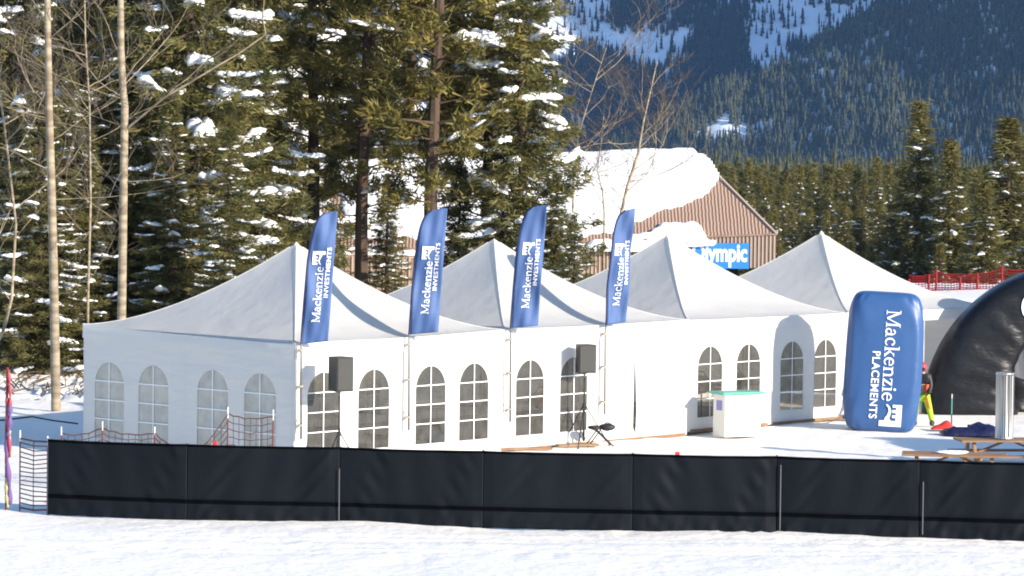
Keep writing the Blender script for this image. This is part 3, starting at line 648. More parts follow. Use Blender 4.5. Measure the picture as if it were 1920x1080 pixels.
    if idx == 0:
        for k, hs in ((0, (.94, 2.27)), (1, (.94, 2.26))):
            # left side: local x = -y direction
            m4 = Matrix(((0, 1, 0, 0), (1, 0, 0, k*half), (0, 0, 1, 0), (0, 0, 0, 1)))
            wall_panel(root, m4, half, hs, .26, h_=HW-.02, pane='pane_pale')
    if idx == 3:
        for k in (0, 1):
            wall_panel(root, Matrix(((0, -1, 0, S), (1, 0, 0, k*half), (0, 0, 1, 0), (0, 0, 0, 1))), half, ())
    # base rail
    bs = MB()
    for (x0, x1) in ((.1, half-.15), (half+.1, S-.12)): bs.box(x0, -.05, -.02, x1, .03, .045)
    if idx: bs.build('base_rail', M['skid'], root)
    # flap straps beside the posts
    for x in (.05, half, S-.05):
        MB().box(x-.010, -.045, .75, x+.010, -.040, HW-.3).box(x-.010, -.045, .95, x+.022, -.0405, .99).build('strap', M['offwhite'], root)
    return root
make_tent(0, 'leftmost white peaked tent, its shaded side wall and four windows facing left')
make_tent(1, 'second white peaked tent from the left, with a door slit right of its windows')
make_tent(2, 'third white peaked tent from the left, behind the white counter', .06)
make_tent(3, 'rightmost white peaked tent, mostly hidden behind the big blue inflatable', .06)
# floor inside
fl = MB(); M4 = Matrix.Translation((AX, AY, 0)) @ Matrix.Rotation(RZ, 4, 'Z')
for k in range(3): fl.add([M4 @ Vector(p) for p in ((.15+k*S, .15, .10), (k*S+S-.15, .15, .10), (k*S+S-.15, S-.15, .10), (k*S+.15, S-.15, .10))], [(0, 1, 2, 3)])
tag(fl.build('tent_flooring', M['inside_floor']), kind='structure')
# things seen dimly through the windows
def inside(x, y): v = M4 @ Vector((x, y, .11)); return v
def folding_table(x, y, label):
    o = empty('folding_table', label, 'table', inside(x, y), RZ)
    MB().box(-.9, -.38, .70, .9, .38, .74).build('table_top', M['table_top'], o, bevel=.01)
    for sx in (-.75, .75):
        for sy in (-.3, .3): MB().tube([(sx, sy, 0), (sx, sy, .70)], .016, 6).build('leg', M['grey_metal'], o)
for x, y, l in ((1.7, 1.6, 'dark folding table inside the leftmost tent, seen through its front windows'), (4.6, 1.5, 'dark folding table inside the leftmost tent, behind its third and fourth front windows'), (7.6, 1.5, 'dark folding table inside the second tent behind its windows'), (14.0, 1.3, 'dark folding table inside the third tent, behind the windows above the counter'), (16.6, 1.8, 'dark folding table inside the third tent, behind its shaded windows'), (2.0, 4.3, 'dark folding table inside the leftmost tent, near its left side wall')): folding_table(x, y, l)
def gear_bag(x, y, z, m, label, s=1.0):
    p = inside(x, y); p.z += z
    mb = MB().blob((0, 0, .2*s), .32*s, .2*s, .2*s, int(x*10), amp=.1)
    o = mb.build('gear_bag', m, None, True, label, 'bag', loc=p)
    MB().tube([(-.15*s, 0, .36*s), (-.08*s, 0, .5*s), (.08*s, 0, .5*s), (.15*s, 0, .36*s)], .02, 6).build('handle', M['black'], o)
gear_bag(13.0, 1.2, .74, M['blue'], 'blue bag on a table behind the left window above the counter', 1.1)
gear_bag(14.3, 1.3, .63, M['black'], 'black bag on the table behind the right window above the counter', 1.0)
gear_bag(5.3, 1.2, 0.0, M['blue'], 'bright blue bag low behind the fourth front window of the leftmost tent', .8)
gear_bag(8.2, .8, .63, M['maroon'], 'dark red bag behind the window beside the right-hand speaker', .9)
gear_bag(16.0, 1.6, .63, M['black'], 'black bag behind the left one of the two shaded windows', 1.0)
for (x, y, hh, m, l) in ((.9, 1.3, 1.5, 'black', 'dark coat rack inside the leftmost tent behind its first front window'), (3.9, 1.0, 1.2, 'grille', 'dark coat rack inside the leftmost tent behind its third front window')):
    o = empty('coat_rack', l, 'coat rack', inside(x, y), RZ)
    MB().tube([(0, 0, 0), (0, 0, hh)], .02, 6).build('pole', M['grey_metal'], o)
    MB().blob((0, 0, hh-.45), .22, .14, .45, 3, amp=.2).build('coat', M[m], o, True)
    fb = MB()
    for k in range(3): fb.tube([(0, 0, .05), (.25*math.cos(k*2.1), .25*math.sin(k*2.1), 0)], .015, 5)
    fb.build('foot', M['grey_metal'], o)

# ------------------------------------------------------------------ feather flags
def ruffle(x, z, ph): return .035*math.sin(z*4+x*6+ph)+.018*math.sin(x*15+z*2.5+ph*2)+.008*math.sin(x*31-z*6+ph)
LEFT = [(0, 0), (5, 86), (10, 149), (16, 196), (22, 222), (31, 242), (44, 252), (63, 255)]
def flag(s_along, px, pb, pt, wd, label, ph, yaw, txt=1.0):
    """pb / pt: picture heights of the banner's lower-left corner and tip; converted to metres at the post"""
    p = Vector((AX, AY, 0))+U*s_along*S-Vv_*.16
    p.z = .62; sc = p.y/F
    bz = H-(pb-Dp(0, 0, 1).z*0-(298+.0114*(px-960)))*sc; L = (pb-pt)*sc
    o = empty('feather_flag', label, 'flag', p, yaw, 'blue feather flags strapped to the tent posts')
    k = L/255; bz -= p.z
    lx = lambda z: np.interp(z, [q[1]*k for q in LEFT], [q[0]*k for q in LEFT])
    W = wd*sc; lean = .075
    def PB(a, b):
        z = b*L; x0 = float(np.interp(z, [q[1]*k for q in LEFT], [q[0]*k for q in LEFT])); x1 = W+lean*z*.85
        x1 = x1*(1 if b < .97 else 1)+0; x0 = min(x0, x1-.005)
        x = x0+(x1-x0)*a
        z2 = z+(1-b)*a*.06*0
        return Vector((x, ruffle(x, z, ph), bz+z2+a*.06*(1-b)))
    pole = [Vector((0, .0, -.0))]+[Vector((float(lx(z))-.012, ruffle(float(lx(z)), z, ph), bz+z)) for z in np.linspace(0, L*.985, 22)]
    pole.insert(1, Vector((-.012, 0, bz-.15)))
    MB().tube(pole, [.022, .018]+list(np.linspace(.016, .008, 22)), 8).build('pole', M['black'] if bz > 9 else M['grey_metal'], o, True)
    b = MB().grid(PB, 14, 60).build('banner', M['blue'], o, True)
    md = b.modifiers.new('thick', 'SOLIDIFY'); md.thickness = .004; md.offset = 1
    sl_ = MB().tube([v+Vector((-.004, -.004, 0)) for v in pole[2:]], .017, 6, False).build('sleeve', M['navy'], b, True)
    # writing reads upwards
    wr = writing('INVESTMENTS', 2.0, 6.0); u_ = L*.425/4.35/1.0*.96
    yoff = W*.60; z00 = L*.155
    def T(X, Y, Z):
        z = z00+X*u_; x = yoff-Y*u_*.92+lean*z*.95-.0
        return Vector((x, ruffle(x, z, ph)-.022-Z*.5, bz+z+.02))
    refine(wr, T).build('lettering', M['white_ink'], b)
    for zz in (.25, 1.0, 1.7): MB().box(-.035, -.03, zz, .035, .17, zz+.03).build('strap', M['strap'], o)
flag(0.005, 558, 646, 395, 49, 'leftmost blue feather flag, strapped to the near corner post of the first tent', .3, .10)
flag(.5, 759, 628, 390, 53, 'second blue feather flag from the left, at the middle post of the first tent', 1.7, .02)
flag(1.0, 946, 616, 384, 50, 'third blue feather flag from the left, where the first two tents meet', 3.1, -.05)
flag(1.5, 1127, 610, 391, 41, 'rightmost blue feather flag, at the middle post of the second tent', 4.6, .35)

# ------------------------------------------------------------------ speakers and stands
def tripod(loc, h_, label, spread=.45, zsp=.42):
    o = empty('tripod_stand', label, 'stand', loc)
    MB().tube([(0, 0, .12), (0, 0, h_*.55)], .022, 10).tube([(0, 0, h_*.55), (0, 0, h_)], .016, 10).build('pole', M['black'], o, True)
    MB().tube([(0, 0, zsp+.28), (0, 0, zsp+.36)], .035, 10).build('collar', M['black'], o); MB().tube([(0, 0, .14), (0, 0, .2)], .032, 10).build('collar', M['black'], o)
    for k in range(3):
        a = .3+k*2.094; l = MB().tube([(.03*math.cos(a), .03*math.sin(a), zsp+.32), (spread*math.cos(a), spread*math.sin(a), .02)], .012, 6)
        lg = l.build('leg', M['black'], o); MB().tube([(spread*math.cos(a), spread*math.sin(a), 0), (spread*math.cos(a), spread*math.sin(a), .05)], .018, 6).build('foot', M['black'], lg)
        MB().tube([(.02*math.cos(a), .02*math.sin(a), .17), (spread*.55*math.cos(a), spread*.55*math.sin(a), .02+(zsp+.3)*.45)], .008, 5).build('brace', M['black'], o)
    return o
def speaker(loc, w_, d_, h_, rz, label):
    o = empty('loudspeaker', label, 'speaker', loc, rz, 'black loudspeakers on tripod stands')
    MB().add([(-w_/2, -d_/2, 0), (w_/2, -d_/2, 0), (w_*.36, d_/2, 0), (-w_*.36, d_/2, 0), (-w_/2, -d_/2, h_), (w_/2, -d_/2, h_), (w_*.36, d_/2, h_), (-w_*.36, d_/2, h_)],
             [(0, 3, 2, 1), (4, 5, 6, 7), (0, 1, 5, 4), (1, 2, 6, 5), (2, 3, 7, 6), (3, 0, 4, 7)]).build('cabinet', M['black'], o, bevel=.015)
    MB().box(-w_/2+.025, -d_/2-.014, .03, w_/2-.025, -d_/2-.003, h_-.03).build('grille', M['grille'], o, bevel=.008)
    MB().box(-w_*.3, d_/2+.002, h_*.2, w_*.3, d_/2+.01, h_*.6).build('rear_panel', M['grille'], o)
    MB().tube([(w_/2, .03, h_*.4), (w_/2+.035, .03, h_*.42), (w_/2+.035, .03, h_*.58), (w_/2, .03, h_*.6)], .01, 6).build('handle', M['black'], o)
    MB().tube([(0, 0, -.09), (0, 0, .0)], .022, 8).build('pole_socket', M['grey_metal'], o)
# find wall offset: stand 1 near the first tent's facade
def on_deck(px, y): p = Dp(px, 700, y); return Vector((p.x, y, 0))
p1 = on_deck(637, 61.4); z1 = H-(738-296)*p1.y/F
tripod(p1, z1, 'black tripod stand holding the left-hand speaker, behind the black fence')
speaker((p1.x, p1.y, z1+.02), .40, .36, .66, rad(38), 'left-hand black speaker on a tripod in front of the leftmost tent')
p2 = on_deck(1096, 67.45); z2 = H-(702-300)*p2.y/F
tripod(p2, z2, 'black tripod stand holding the right-hand speaker, in front of the second tent', .58, .55)
speaker((p2.x, p2.y, z2+.02), .40, .34, .60, rad(20), 'right-hand black speaker on a tripod beside the rightmost feather flag')
# low folding stand with a black case beside the right speaker
o = empty('folding_stool', 'low black folding stool with crossed legs beside the right-hand speaker stand', 'stool', (p2.x+.33, p2.y+.1, 0), .2)
for sy in (-.13, .13):
    MB().tube([(-.28, sy, 0), (.02, sy, .40)], .014, 6).build('leg', M['black'], o); MB().tube([(.30, sy, 0), (-.14, sy, .42)], .014, 6).build('leg', M['black'], o)
MB().blob((-.1, 0, .40), .16, .15, .05, 4, amp=.1).blob((.12, 0, .42), .15, .15, .06, 6, amp=.1).build('seat', M['black'], o, True)
o = MB().blob((0, 0, 0), .17, .10, .075, 5, amp=.12).build('black_pouch', M['black'], None, True, 'small black pouch hanging at the right end of the low folding stool', 'pouch', loc=(p2.x+.50, p2.y+.02, .42))
MB().tube([(-.1, 0, .05), (0, 0, .11), (.1, 0, .05)], .01, 5).build('strap', M['black'], o)
# boards lying on the snow
def plank(px, py, L, rz, label):
    p = G(px, py, 0); MB().box(-L/2, -.09, 0, L/2, .09, .045).build('wooden_plank', M['wood'], None, label=label, cat='plank', bevel=.006, loc=(p.x, p.y, p.z+.03)).rotation_euler = (0, 0, rz)
plank(986, 846, 1.1, .25, 'long bare plank lying on the snow beside the third feather flag')
plank(1083, 839, .9, .35, 'short plank lying under the right-hand speaker stand')

# ------------------------------------------------------------------ counter
c0 = G(1362, 818, 0)
o = empty('serving_counter', 'white serving counter with a teal top in front of the third tent', 'counter', (c0.x, c0.y, 0), rad(28))
MB().box(-.2, -.25, 0, .72, .25, .93).build('body', M['offwhite'], o, bevel=.012)
tp = MB()
tp.box(-.28, -.31, .934, .80, .31, .985); tp.build('top', M['teal'], o, bevel=.012)
MB().box(-.208, -.13, .58, -.203, .10, .80).build('label_plate', M['purple'], o)
MB().box(-.2, -.256, .10, .72, -.253, .86).build('front_panel', M['offwhite'], o)

# ------------------------------------------------------------------ big blue inflatable pillar
pc = G(1652, 812, 0); PW, PD, PH = 1.72, 1.15, 3.13
PYAW = rad(-4)
o = empty('inflatable_pillar', 'big blue inflatable block with white lettering reading down its face', 'inflatable', (pc.x+.02, pc.y+.55, 0), PYAW)
def sgp(c, p): return math.copysign(abs(c)**p, c)
def pil(a, b, inset=0.0):
    """rounded-box surface: a around, b up"""
    q = 2*math.pi*a; th = math.pi*(b-.5)
    # vertical profile: nearly straight with rounded ends
    rz_ = sgp(math.sin(th), .62) ; rr_ = abs(math.cos(th))**.22 if abs(math.cos(th)) > 1e-5 else 0
    x = sgp(math.cos(q), .38)*rr_; y = sgp(math.sin(q), .42)*rr_
    lump = 1+.010*math.sin(q*9+3*math.sin(b*9))*rr_+.016*math.sin(q*16)*(math.exp(-((b-.86)/.07)**2)+math.exp(-((b-.12)/.07)**2))
    tw = 1+.05*(.5-b)
    return Vector((x*PW/2*lump*tw, y*PD/2*lump, PH/2+rz_*PH/2+.01))
mb = MB(); nu, nv = 96, 60
vs = [pil(i/nu, j/(nv-1)) for j in range(nv) for i in range(nu)]
mb.add(vs, [(j*nu+i, j*nu+(i+1) % nu, (j+1)*nu+(i+1) % nu, (j+1)*nu+i) for j in range(nv-1) for i in range(nu)])
body = mb.build('body', M['blue_vinyl'], o, True)
# lettering reading downwards on the near face
wr = writing('PLACEMENTS', 2.06, 5.35); u_ = .0385*pc.y/F*1000
def T(X, Y, Z):
    x = .0+(Y-.0)*u_-.02; z = PH-.36-X*u_
    yy = -PD/2*1.0
    # front surface height at this x, z
    rrz = min(1, abs((z-PH/2)/(PH/2))); th = math.asin(min(1, rrz**(1/.62))); rr_ = math.cos(th)**.22
    cx = min(.999, abs(x)/(PW/2*rr_)); q = math.acos(min(1, cx**(1/.38))); yf = abs(math.sin(q))**.42*rr_
    return Vector((x, -yf*PD/2-.022-Z, z))
refine(wr, T).build('lettering', M['white_ink'], body)
o.rotation_euler = (0, rad(2.6), PYAW)
MB().tube([(-PW/2-.02, 0, .25), (-PW/2-.55, -.25, .02)], .008, 5).build('tether', M['grey_metal'], o)

# ------------------------------------------------------------------ person behind the pillar
def skin_body(name, joints, edges, radii, m, parent, sub=2):
    me = bpy.data.meshes.new(name); me.from_pydata(joints, edges, []); ob = bpy.data.objects.new(name, me); COL.objects.link(ob)
    md = ob.modifiers.new('skin', 'SKIN'); md.use_smooth_shade = True
    me.skin_vertices.new() if not me.skin_vertices else None
    for i, r in enumerate(radii): me.skin_vertices[0].data[i].radius = r if hasattr(r, '__len__') else (r, r)
    me.skin_vertices[0].data[0].use_root = True
    sb = ob.modifiers.new('sub', 'SUBSURF'); sb.levels = sub; sb.render_levels = sub
    me.materials.append(m); dg = bpy.context.evaluated_depsgraph_get(); nm = bpy.data.meshes.new_from_object(ob.evaluated_get(dg))
    bpy.data.objects.remove(ob); nm.name = name; nm.materials.clear(); nm.materials.append(m)
    return link(name, nm, m, parent, True)
pp = G(1728, 797, 0); PR = empty('person', 'person in a red helmet, black jacket and lime trousers, half hidden behind the blue inflatable', 'person', pp, rad(-15))
# body (skin) one continuous surface
J = [(0, 0, .74), (0, .0, .92), (0, -.03, 1.10), (0, -.05, 1.20), (0, -.06, 1.31),
     (-.09, 0, .68), (-.13, .02, .40), (-.16, .04, .08), (-.16, -.08, .05),
     (.09, 0, .68), (.17, -.02, .40), (.24, .02, .08), (.25, -.10, .05),
     (-.16, -.03, 1.13), (-.20, -.06, .93), (-.14, -.20, .82), (.16, -.03, 1.13), (.20, -.05, .92), (.18, -.16, .78)]
E_ = [(0, 1), (1, 2), (2, 3), (3, 4), (0, 5), (5, 6), (6, 7), (7, 8), (0, 9), (9, 10), (10, 11), (11, 12), (2, 13), (13, 14), (14, 15), (2, 16), (16, 17), (17, 18)]
Rr = [(.13, .10), (.12, .09), (.13, .09), (.05, .05), (.085, .095), .08, .06, .045, .035, .08, .06, .045, .035, .05, .042, .035, .05, .042, .035]
body = skin_body('body', J, E_, Rr, M['skin'], PR)
tz = [0, 5, 6, 7, 9, 10, 11]
def sub_skin(name, idx, extra, m):
    mp_ = {i: k for k, i in enumerate(idx)}; ed = [(mp_[a], mp_[b]) for a, b in E_ if a in mp_ and b in mp_]
    rs = [tuple(c*extra for c in (Rr[i] if hasattr(Rr[i], '__len__') else (Rr[i], Rr[i]))) for i in idx]
    return skin_body(name, [J[i] for i in idx], ed, rs, m, PR)
sub_skin('trousers', [0, 5, 6, 7, 9, 10, 11], 1.3, M['lime'])
sub_skin('jacket', [1, 2, 3, 13, 14, 15, 16, 17, 18], 1.6, M['black'])
MB().blob((0, -.06, 1.345), .12, .14, .125, 2, 14, 10, 0).build('helmet', M['pinkred'], PR, True)
MB().box(-.085, -.21, 1.28, .085, -.17, 1.34).build('goggles', M['black'], PR, bevel=.015)
MB().tube([(.10, -.07, .70), (.15, -.085, .52), (.19, -.07, .38)], [.035, .03, .02], 8).build('trouser_stripe', M['orange'], PR, True)
MB().tube([(.13, -.1, .95), (.12, -.13, .72)], [.05, .04], 8).build('jacket_panel', M['orange'], PR, True)
for bx, by in ((-.16, .0), (.245, -.02)):
    MB().blob((bx, by-.03, .06), .06, .15, .07, 3, amp=.05).build('boot', M['grille'], PR, True)
for s_, hx in ((-1, (-.14, -.20, .82)), (1, (.18, -.16, .78))):
    g = MB().blob(hx, .045, .055, .05, 3, amp=.05)
    for k in range(4): g.tube([(hx[0]-.03+.02*k, hx[1]-.03, hx[2]-.01), (hx[0]-.03+.02*k, hx[1]-.075, hx[2]-.02), (hx[0]-.03+.02*k, hx[1]-.085, hx[2]-.05-.004*(k % 2))], [.012, .011, .009], 6)
    g.tube([(hx[0]-.04*s_, hx[1], hx[2]), (hx[0]-.06*s_, hx[1]-.05, hx[2]+.01)], [.014, .011], 6)
    g.build('glove', M['black'], PR, True)

# ------------------------------------------------------------------ black inflatable dome
ac = Vector((13.72, 77.6, 0)); RO = 3.62; 
o = empty('inflatable_arch', 'large black inflatable arch cut off by the right edge, with a white letter', 'inflatable', ac, rad(3))
def hoop(a, b):
    """a across the section, b along the hoop"""
    th = math.pi*b; sec = 2*math.pi*a
    wob = .018*math.sin(th*17)+.012*math.sin(th*41+sec)
    ro = RO; ri = 2.22-.7*math.cos(th)**4
    mid = (ro+ri)/2; hw = (ro-ri)/2
    r_ = mid+sgp(math.cos(sec), .55)*hw*(1 if math.cos(sec) > 0 else 1+wob); y = sgp(math.sin(sec), .55)*(.62+wob*.6)
    flare = .10*abs(math.cos(th))**3*math.cos(sec)
    return Vector((-(r_+flare)*math.cos(th), y+.35, (r_+flare)*math.sin(th)*1.02-.03))
mb = MB(); nu, nv = 40, 130
vs = [hoop(i/nu, j/(nv-1)) for j in range(nv) for i in range(nu)]
mb.add(vs, [(j*nu+i, (j+1)*nu+i, (j+1)*nu+(i+1) % nu, j*nu+(i+1) % nu) for j in range(nv-1) for i in range(nu)])
hb = mb.build('arch_band', M['dome'], o, True)
# low black rear panel, sagging between the legs
def pnl(a, b):
    x = -2.5+5.0*a; top = .70+1.0*abs(2*a-1)**3
    return Vector((x, .9+.12*math.sin(a*19)+.05*math.sin(b*5), b*top))
o2 = MB().grid(pnl, 60, 8).build('skirt_panel', M['dome'], o, True); m_ = o2.modifiers.new('t', 'SOLIDIFY'); m_.thickness = .02
MB().grid(lambda a, b: Vector((-2.3+4.6*a, 1.15+.06*math.sin(a*23+b*5), .3+b*2.2)), 50, 12).build('rear_wall', M['shade_grey_fabric'], o, True)  # sheet added so the arch opening reads as shade, not bright snow
# big white letter on the band near the top (only its left edge is in the photo)
lt = MB(); stroke(lt, arc(0, 0, .20, .27, 40, 400, 30), .12, .12, 0)
def T(X, Y, Z):
    return Vector((X-1.22, -.292, Y+2.62))
refine(lt, T).build('letter', M['white_ink'], hb)
# thin green marker pole
q = G(1784, 797, 0)
o = empty('marker_pole', 'thin green and white marker pole standing in front of the black arch tent', 'pole', q)
MB().tube([(0, 0, 0), (0, 0, .25)], .014, 6).build('lower_section', M['black'], o); MB().tube([(0, 0, .25), (.0, 0, .62)], .012, 6).build('shaft', M['teal'], o); MB().tube([(0, 0, .62), (0, 0, .72)], .012, 6).build('tip', M['offwhite'], o)
# navy deflated bundle
q = G(1825, 818, 0)
def bun(a, b):
    x = (a-.5)*1.35; y = (b-.5)*.9; e = (1-abs(2*a-1)**3)*(1-abs(2*b-1)**3)
    return Vector((x, y, e**.6*(.17+.07*a+.035*math.sin(x*7+y*4)+.02*math.sin(x*15-y*9)+.012*math.sin(x*33+y*21))))
o = MB().grid(bun, 40, 26).build('deflated_inflatable', M['navy'], None, True, 'crumpled navy blue deflated inflatable lying on the snow before the black arch tent', 'inflatable', loc=(q.x, q.y+.3, .02))
MB().box(-.40, -.36, .07, -.14, -.335, .19).build('pale_patch', M['offwhite'], o).rotation_euler = (rad(-20), 0, 0)
MB().tube([(-.64, -.2, .06), (-.64, -.2, .08)], [.05, .05], 8).build('valve', M['black'], o)
q = G(1768, 806, 0)
def rb(a, b):
    x = (a-.5)*.55; y = (b-.5)*.3; e = (1-abs(2*a-1)**2.5)*(1-abs(2*b-1)**3)
    return Vector((x, y, e*(.10+.12*a+.03*math.sin(x*17))))
MB().grid(rb, 24, 12).build('red_cloth', M['red'], None, True, 'crumpled red cloth lying between the person and the navy bundle', 'cloth', loc=(q.x, q.y, .02))

# ------------------------------------------------------------------ picnic tables
def picnic(loc, rz, label, w_=1.9, top=.50):
    o = empty('picnic_table', label, 'table', loc, rz, 'wooden picnic tables sunk in the snow')
    t_ = MB()
    for k in range(5): t_.box(-w_/2, -.38+k*.155, top-.04, w_/2, -.38+k*.155+.145, top)
    t_.build('table_top', M['wood'], o, bevel=.006)
    for s_ in (-1, 1):
        b_ = MB()
        for k in range(2): b_.box(-w_/2, s_*.72-.13+k*.14, top-.31, w_/2, s_*.72-.13+k*.14+.13, top-.275)
        b_.build('bench', M['wood'], o, bevel=.006)
    for sx in (-w_/2+.28, w_/2-.28):
        for s_ in (-1, 1):
            a = Vector((sx, s_*.22, top-.045)); b2 = Vector((sx, s_*.62, -.25))
            MB().tube([a, b2], .045, 4).build('leg', M['wood'], o)
        MB().box(sx-.02, -.85, top-.36, sx+.02, .85, top-.315).build('cross_rail', M['wood'], o)
        MB().tube([(sx, 0, top-.32), (sx*.15, 0, top-.06)], .03, 4).build('brace', M['wood'], o)
q = Dp(1880, 823, 64.6); T1 = picnic((q.x+.12, q.y, 0), rad(6), 'wooden picnic table carrying the silver cylinder', 2.1, q.z)
q2 = Dp(1765, 850, 61.9); picnic((q2.x+.25, q2.y, 0), rad(-8), 'snow-topped wooden picnic table just behind the black fence, nearest of the two', 2.0, max(.25, q2.z))
sb = MB().blob((0, 0, 0), .30, .16, .04, 8, 18, 8, .2).build('snow_lump', M['snow_pad'], None, True, 'thin patch of snow left on the nearest picnic table', 'snow', loc=(q2.x+.2, q2.y, max(.25, q2.z)+.02))
# silver cylinder
cy = Dp(1882, 822, 64.6)
o = empty('metal_cylinder', 'tall silver ribbed cylinder standing on the picnic table', 'cylinder', (cy.x, cy.y-.05, q.z+.003))
mb = MB(); n = 48; hh = 1.34
pr = [(0, .0), (.185, .0), (.185, .03), (.178, .04), (.178, hh-.04), (.188, hh-.035), (.188, hh), (.172, hh), (.172, hh-.2), (0, hh-.2)]
vs = [Vector((r_*(1+(.03*math.cos(j*math.pi/1.5) if 0 < k < 8 else 0))*math.cos(2*math.pi*j/n), r_*(1+(.03*math.cos(j*math.pi/1.5) if 0 < k < 8 else 0))*math.sin(2*math.pi*j/n), z_)) for k, (r_, z_) in enumerate(pr) for j in range(n)]
mb.add(vs, [(k*n+j, k*n+(j+1) % n, (k+1)*n+(j+1) % n, (k+1)*n+j) for k in range(len(pr)-1) for j in range(n)])
mb.build('shell', M['steel'], o, True)
for k in range(4):
    a = -1.9+k*.35; MB().box(-.008, -.004, .05, .008, .004, hh-.05, Matrix.Translation((.19*math.cos(a), .19*math.sin(a), 0)) @ Matrix.Rotation(a+math.pi/2, 4, 'Z')).build('rib', M['offwhite'] if k % 2 else M['grey_metal'], o)

# ------------------------------------------------------------------ black fence along the front
seam = [90, 350, 636, 905, 1185, 1455, 1722, 1985, 2250]; bot = [963, 974, 980, 988, 994, 999, 1007, 1014, 1021]
BP = [G(x, y, 0) for x, y in zip(seam, bot)]
for p in BP: p.z = 0
fo = empty('black_fence', 'long low fence covered in black fabric running across the front of the tents', 'fence', BP[0])
FH = 1.235
rg = random.Random(12)
for k in range(len(BP)-1):
    a, b = BP[k]-BP[0], BP[k+1]-BP[0]; d = (b-a); nrm = Vector((d.y, -d.x, 0)).normalized(); ph = [rg.uniform(0, 6.28) for _ in range(5)]
    sg = rg.choice((-1, 1)); amp = rg.uniform(.35, .7)
    def P(u, v, a=a, d=d, nrm=nrm, ph=ph, sg=sg, amp=amp):
        e = min(u, 1-u)
        dg = math.exp(-((u-.10-.22*(v))/.07)**2)+math.exp(-((u-.93+.25*(1-v))/.06)**2)
        off = .03+.018*amp*math.sin(u*9+ph[0]+v*2)+.02*amp*dg*math.sin((u*38+sg*v*20)+ph[1])+.012*amp*math.sin(u*27+ph[2]+3*v*sg)
        if v < .25: off += .014*amp*(math.sin(u*31+v*16+ph[3])+.6*math.sin(u*73-v*9+ph[0]))*(1-v*4)+.03*(1-v*4)
        if abs(v-.25) < .03: off -= .012
        off *= (0.25+.75*min(1, e*14))
        zb = .004*math.sin(u*33+ph[4]) if v == 0 else 0
        z = v*FH+zb-.01-(.010*math.sin(math.pi*u)*v)
        return a+d*u+nrm*off+Vector((0, 0, z))
    pn = MB().grid(P, 110, 34).build('fabric_panel', M['black_fabric'], fo, True)
    m_ = pn.modifiers.new('t', 'SOLIDIFY'); m_.thickness = .006
    MB().grid(lambda u, v: P(u, .225+.055*v)+nrm*.012, 100, 3).build('pocket_seam', M['black_seam'], pn)
    MB().tube([P(u, 1)+Vector((0, 0, .012)) for u in np.linspace(0, 1, 24)], .02, 6).build('top_rail', M['black_seam'], fo, True)
for k, p in enumerate(BP):
    c = p-BP[0]; MB().tube([c+Vector((.0, .03, -.1)), c+Vector((0, .03, FH+.03))], .02, 8).build('post', M['grey_metal'], fo)
    if k in (2, 5, 6): MB().box(-.007, -.012, .05 if k != 2 else .0, .007, -.004, FH-.12 if k in (4, 5) else .9, Matrix.Translation(c+Vector((.06*(k != 2), -.045, 0)))).build('cord', M['grey_metal'], fo)
# small red clips on the top rail
for k, (px, lab) in enumerate(((415, 'red clip near the left end'), (1294, 'red clip right of the door slit'))):
    t_ = (px-90)/(2250-90); p = BP[0].lerp(BP[-1], t_)-BP[0]; MB().box(-.035, -.04, -.02, .035, .05, .04, Matrix.Translation(p+Vector((0, 0, FH+.01)))).build('clip', M['red'], fo, bevel=.005)

# ------------------------------------------------------------------ safety nets
def net(name, posts, z0, z1, label, mnet, mpost, rows=9, cell=.12, sag=.06, thick=.006, white=True, lean=None, pr_=.012):
    """posts: list of (x, y, zbase, top height)"""
    base = Vector((posts[0][0], posts[0][1], posts[0][2])); o = empty(name, label, 'net', base)
    for (x, y, zb, h_) in posts:
        p = Vector((x, y, zb))-base
        pm = MB().tube([p+Vector((0, 0, -.1)), p+Vector((0, 0, h_*(.86 if white else 1)))], pr_, 7).build('post', mpost, o)
        if white: MB().tube([p+Vector((0, 0, h_*.86)), p+Vector((0, 0, h_))], pr_, 7).build('post_tip', M['offwhite'], pm)
    mb = MB(); rg = random.Random(len(posts)*7+int(base.x*3))
    for i in range(len(posts)-1):
        A = Vector(posts[i][:3])-base; B = Vector(posts[i+1][:3])-base; n = max(2, int((B-A).length/cell)); hA = z1 if not hasattr(z1, '__len__') else z1[i]; hB = z1 if not hasattr(z1, '__len__') else z1[i+1]
        def Pn(u, v): 
            h_ = hA+(hB-hA)*u; zz = z0+(h_-z0)*v-sag*4*u*(1-u)*(.3+.7*v); q_ = A.lerp(B, u); return q_+Vector((0, .03*math.sin(u*7+v*3), zz+.012*math.sin(u*21+v*9)))
        for r_ in range(rows+1): mb.tube([Pn(u, r_/rows) for u in np.linspace(0, 1, n+1)], thick*(1.5 if r_ in (0, rows) else 1), 3, False)
        for c in range(1, n): mb.tube([Pn(c/n, v) for v in np.linspace(0, 1, rows+1)], thick*.7, 3, False)
    mb.build('netting', mnet, o); return o
a = G(37, 957, 0); b = BP[0]
net('safety_net', [(a.x, a.y, 0, 1.36), (b.x-.02, b.y+.05, 0, 1.30)], .05, 1.22, 'brown safety net between a red post and the left end of the black fence', M['brown_net'], M['maroon'], 15, .35, .03, .012)
def gp(px, y): p = Dp(px, 800, y); return (p.x, y, 0)
pts = [(115, 58.0, 1.26), (192, 58.3, 1.32), (290, 58.6, 1.28), (365, 58.4, 1.0), (427, 58.2, 1.60), (500, 58.6, 1.55), (560, 58.9, 1.45)]
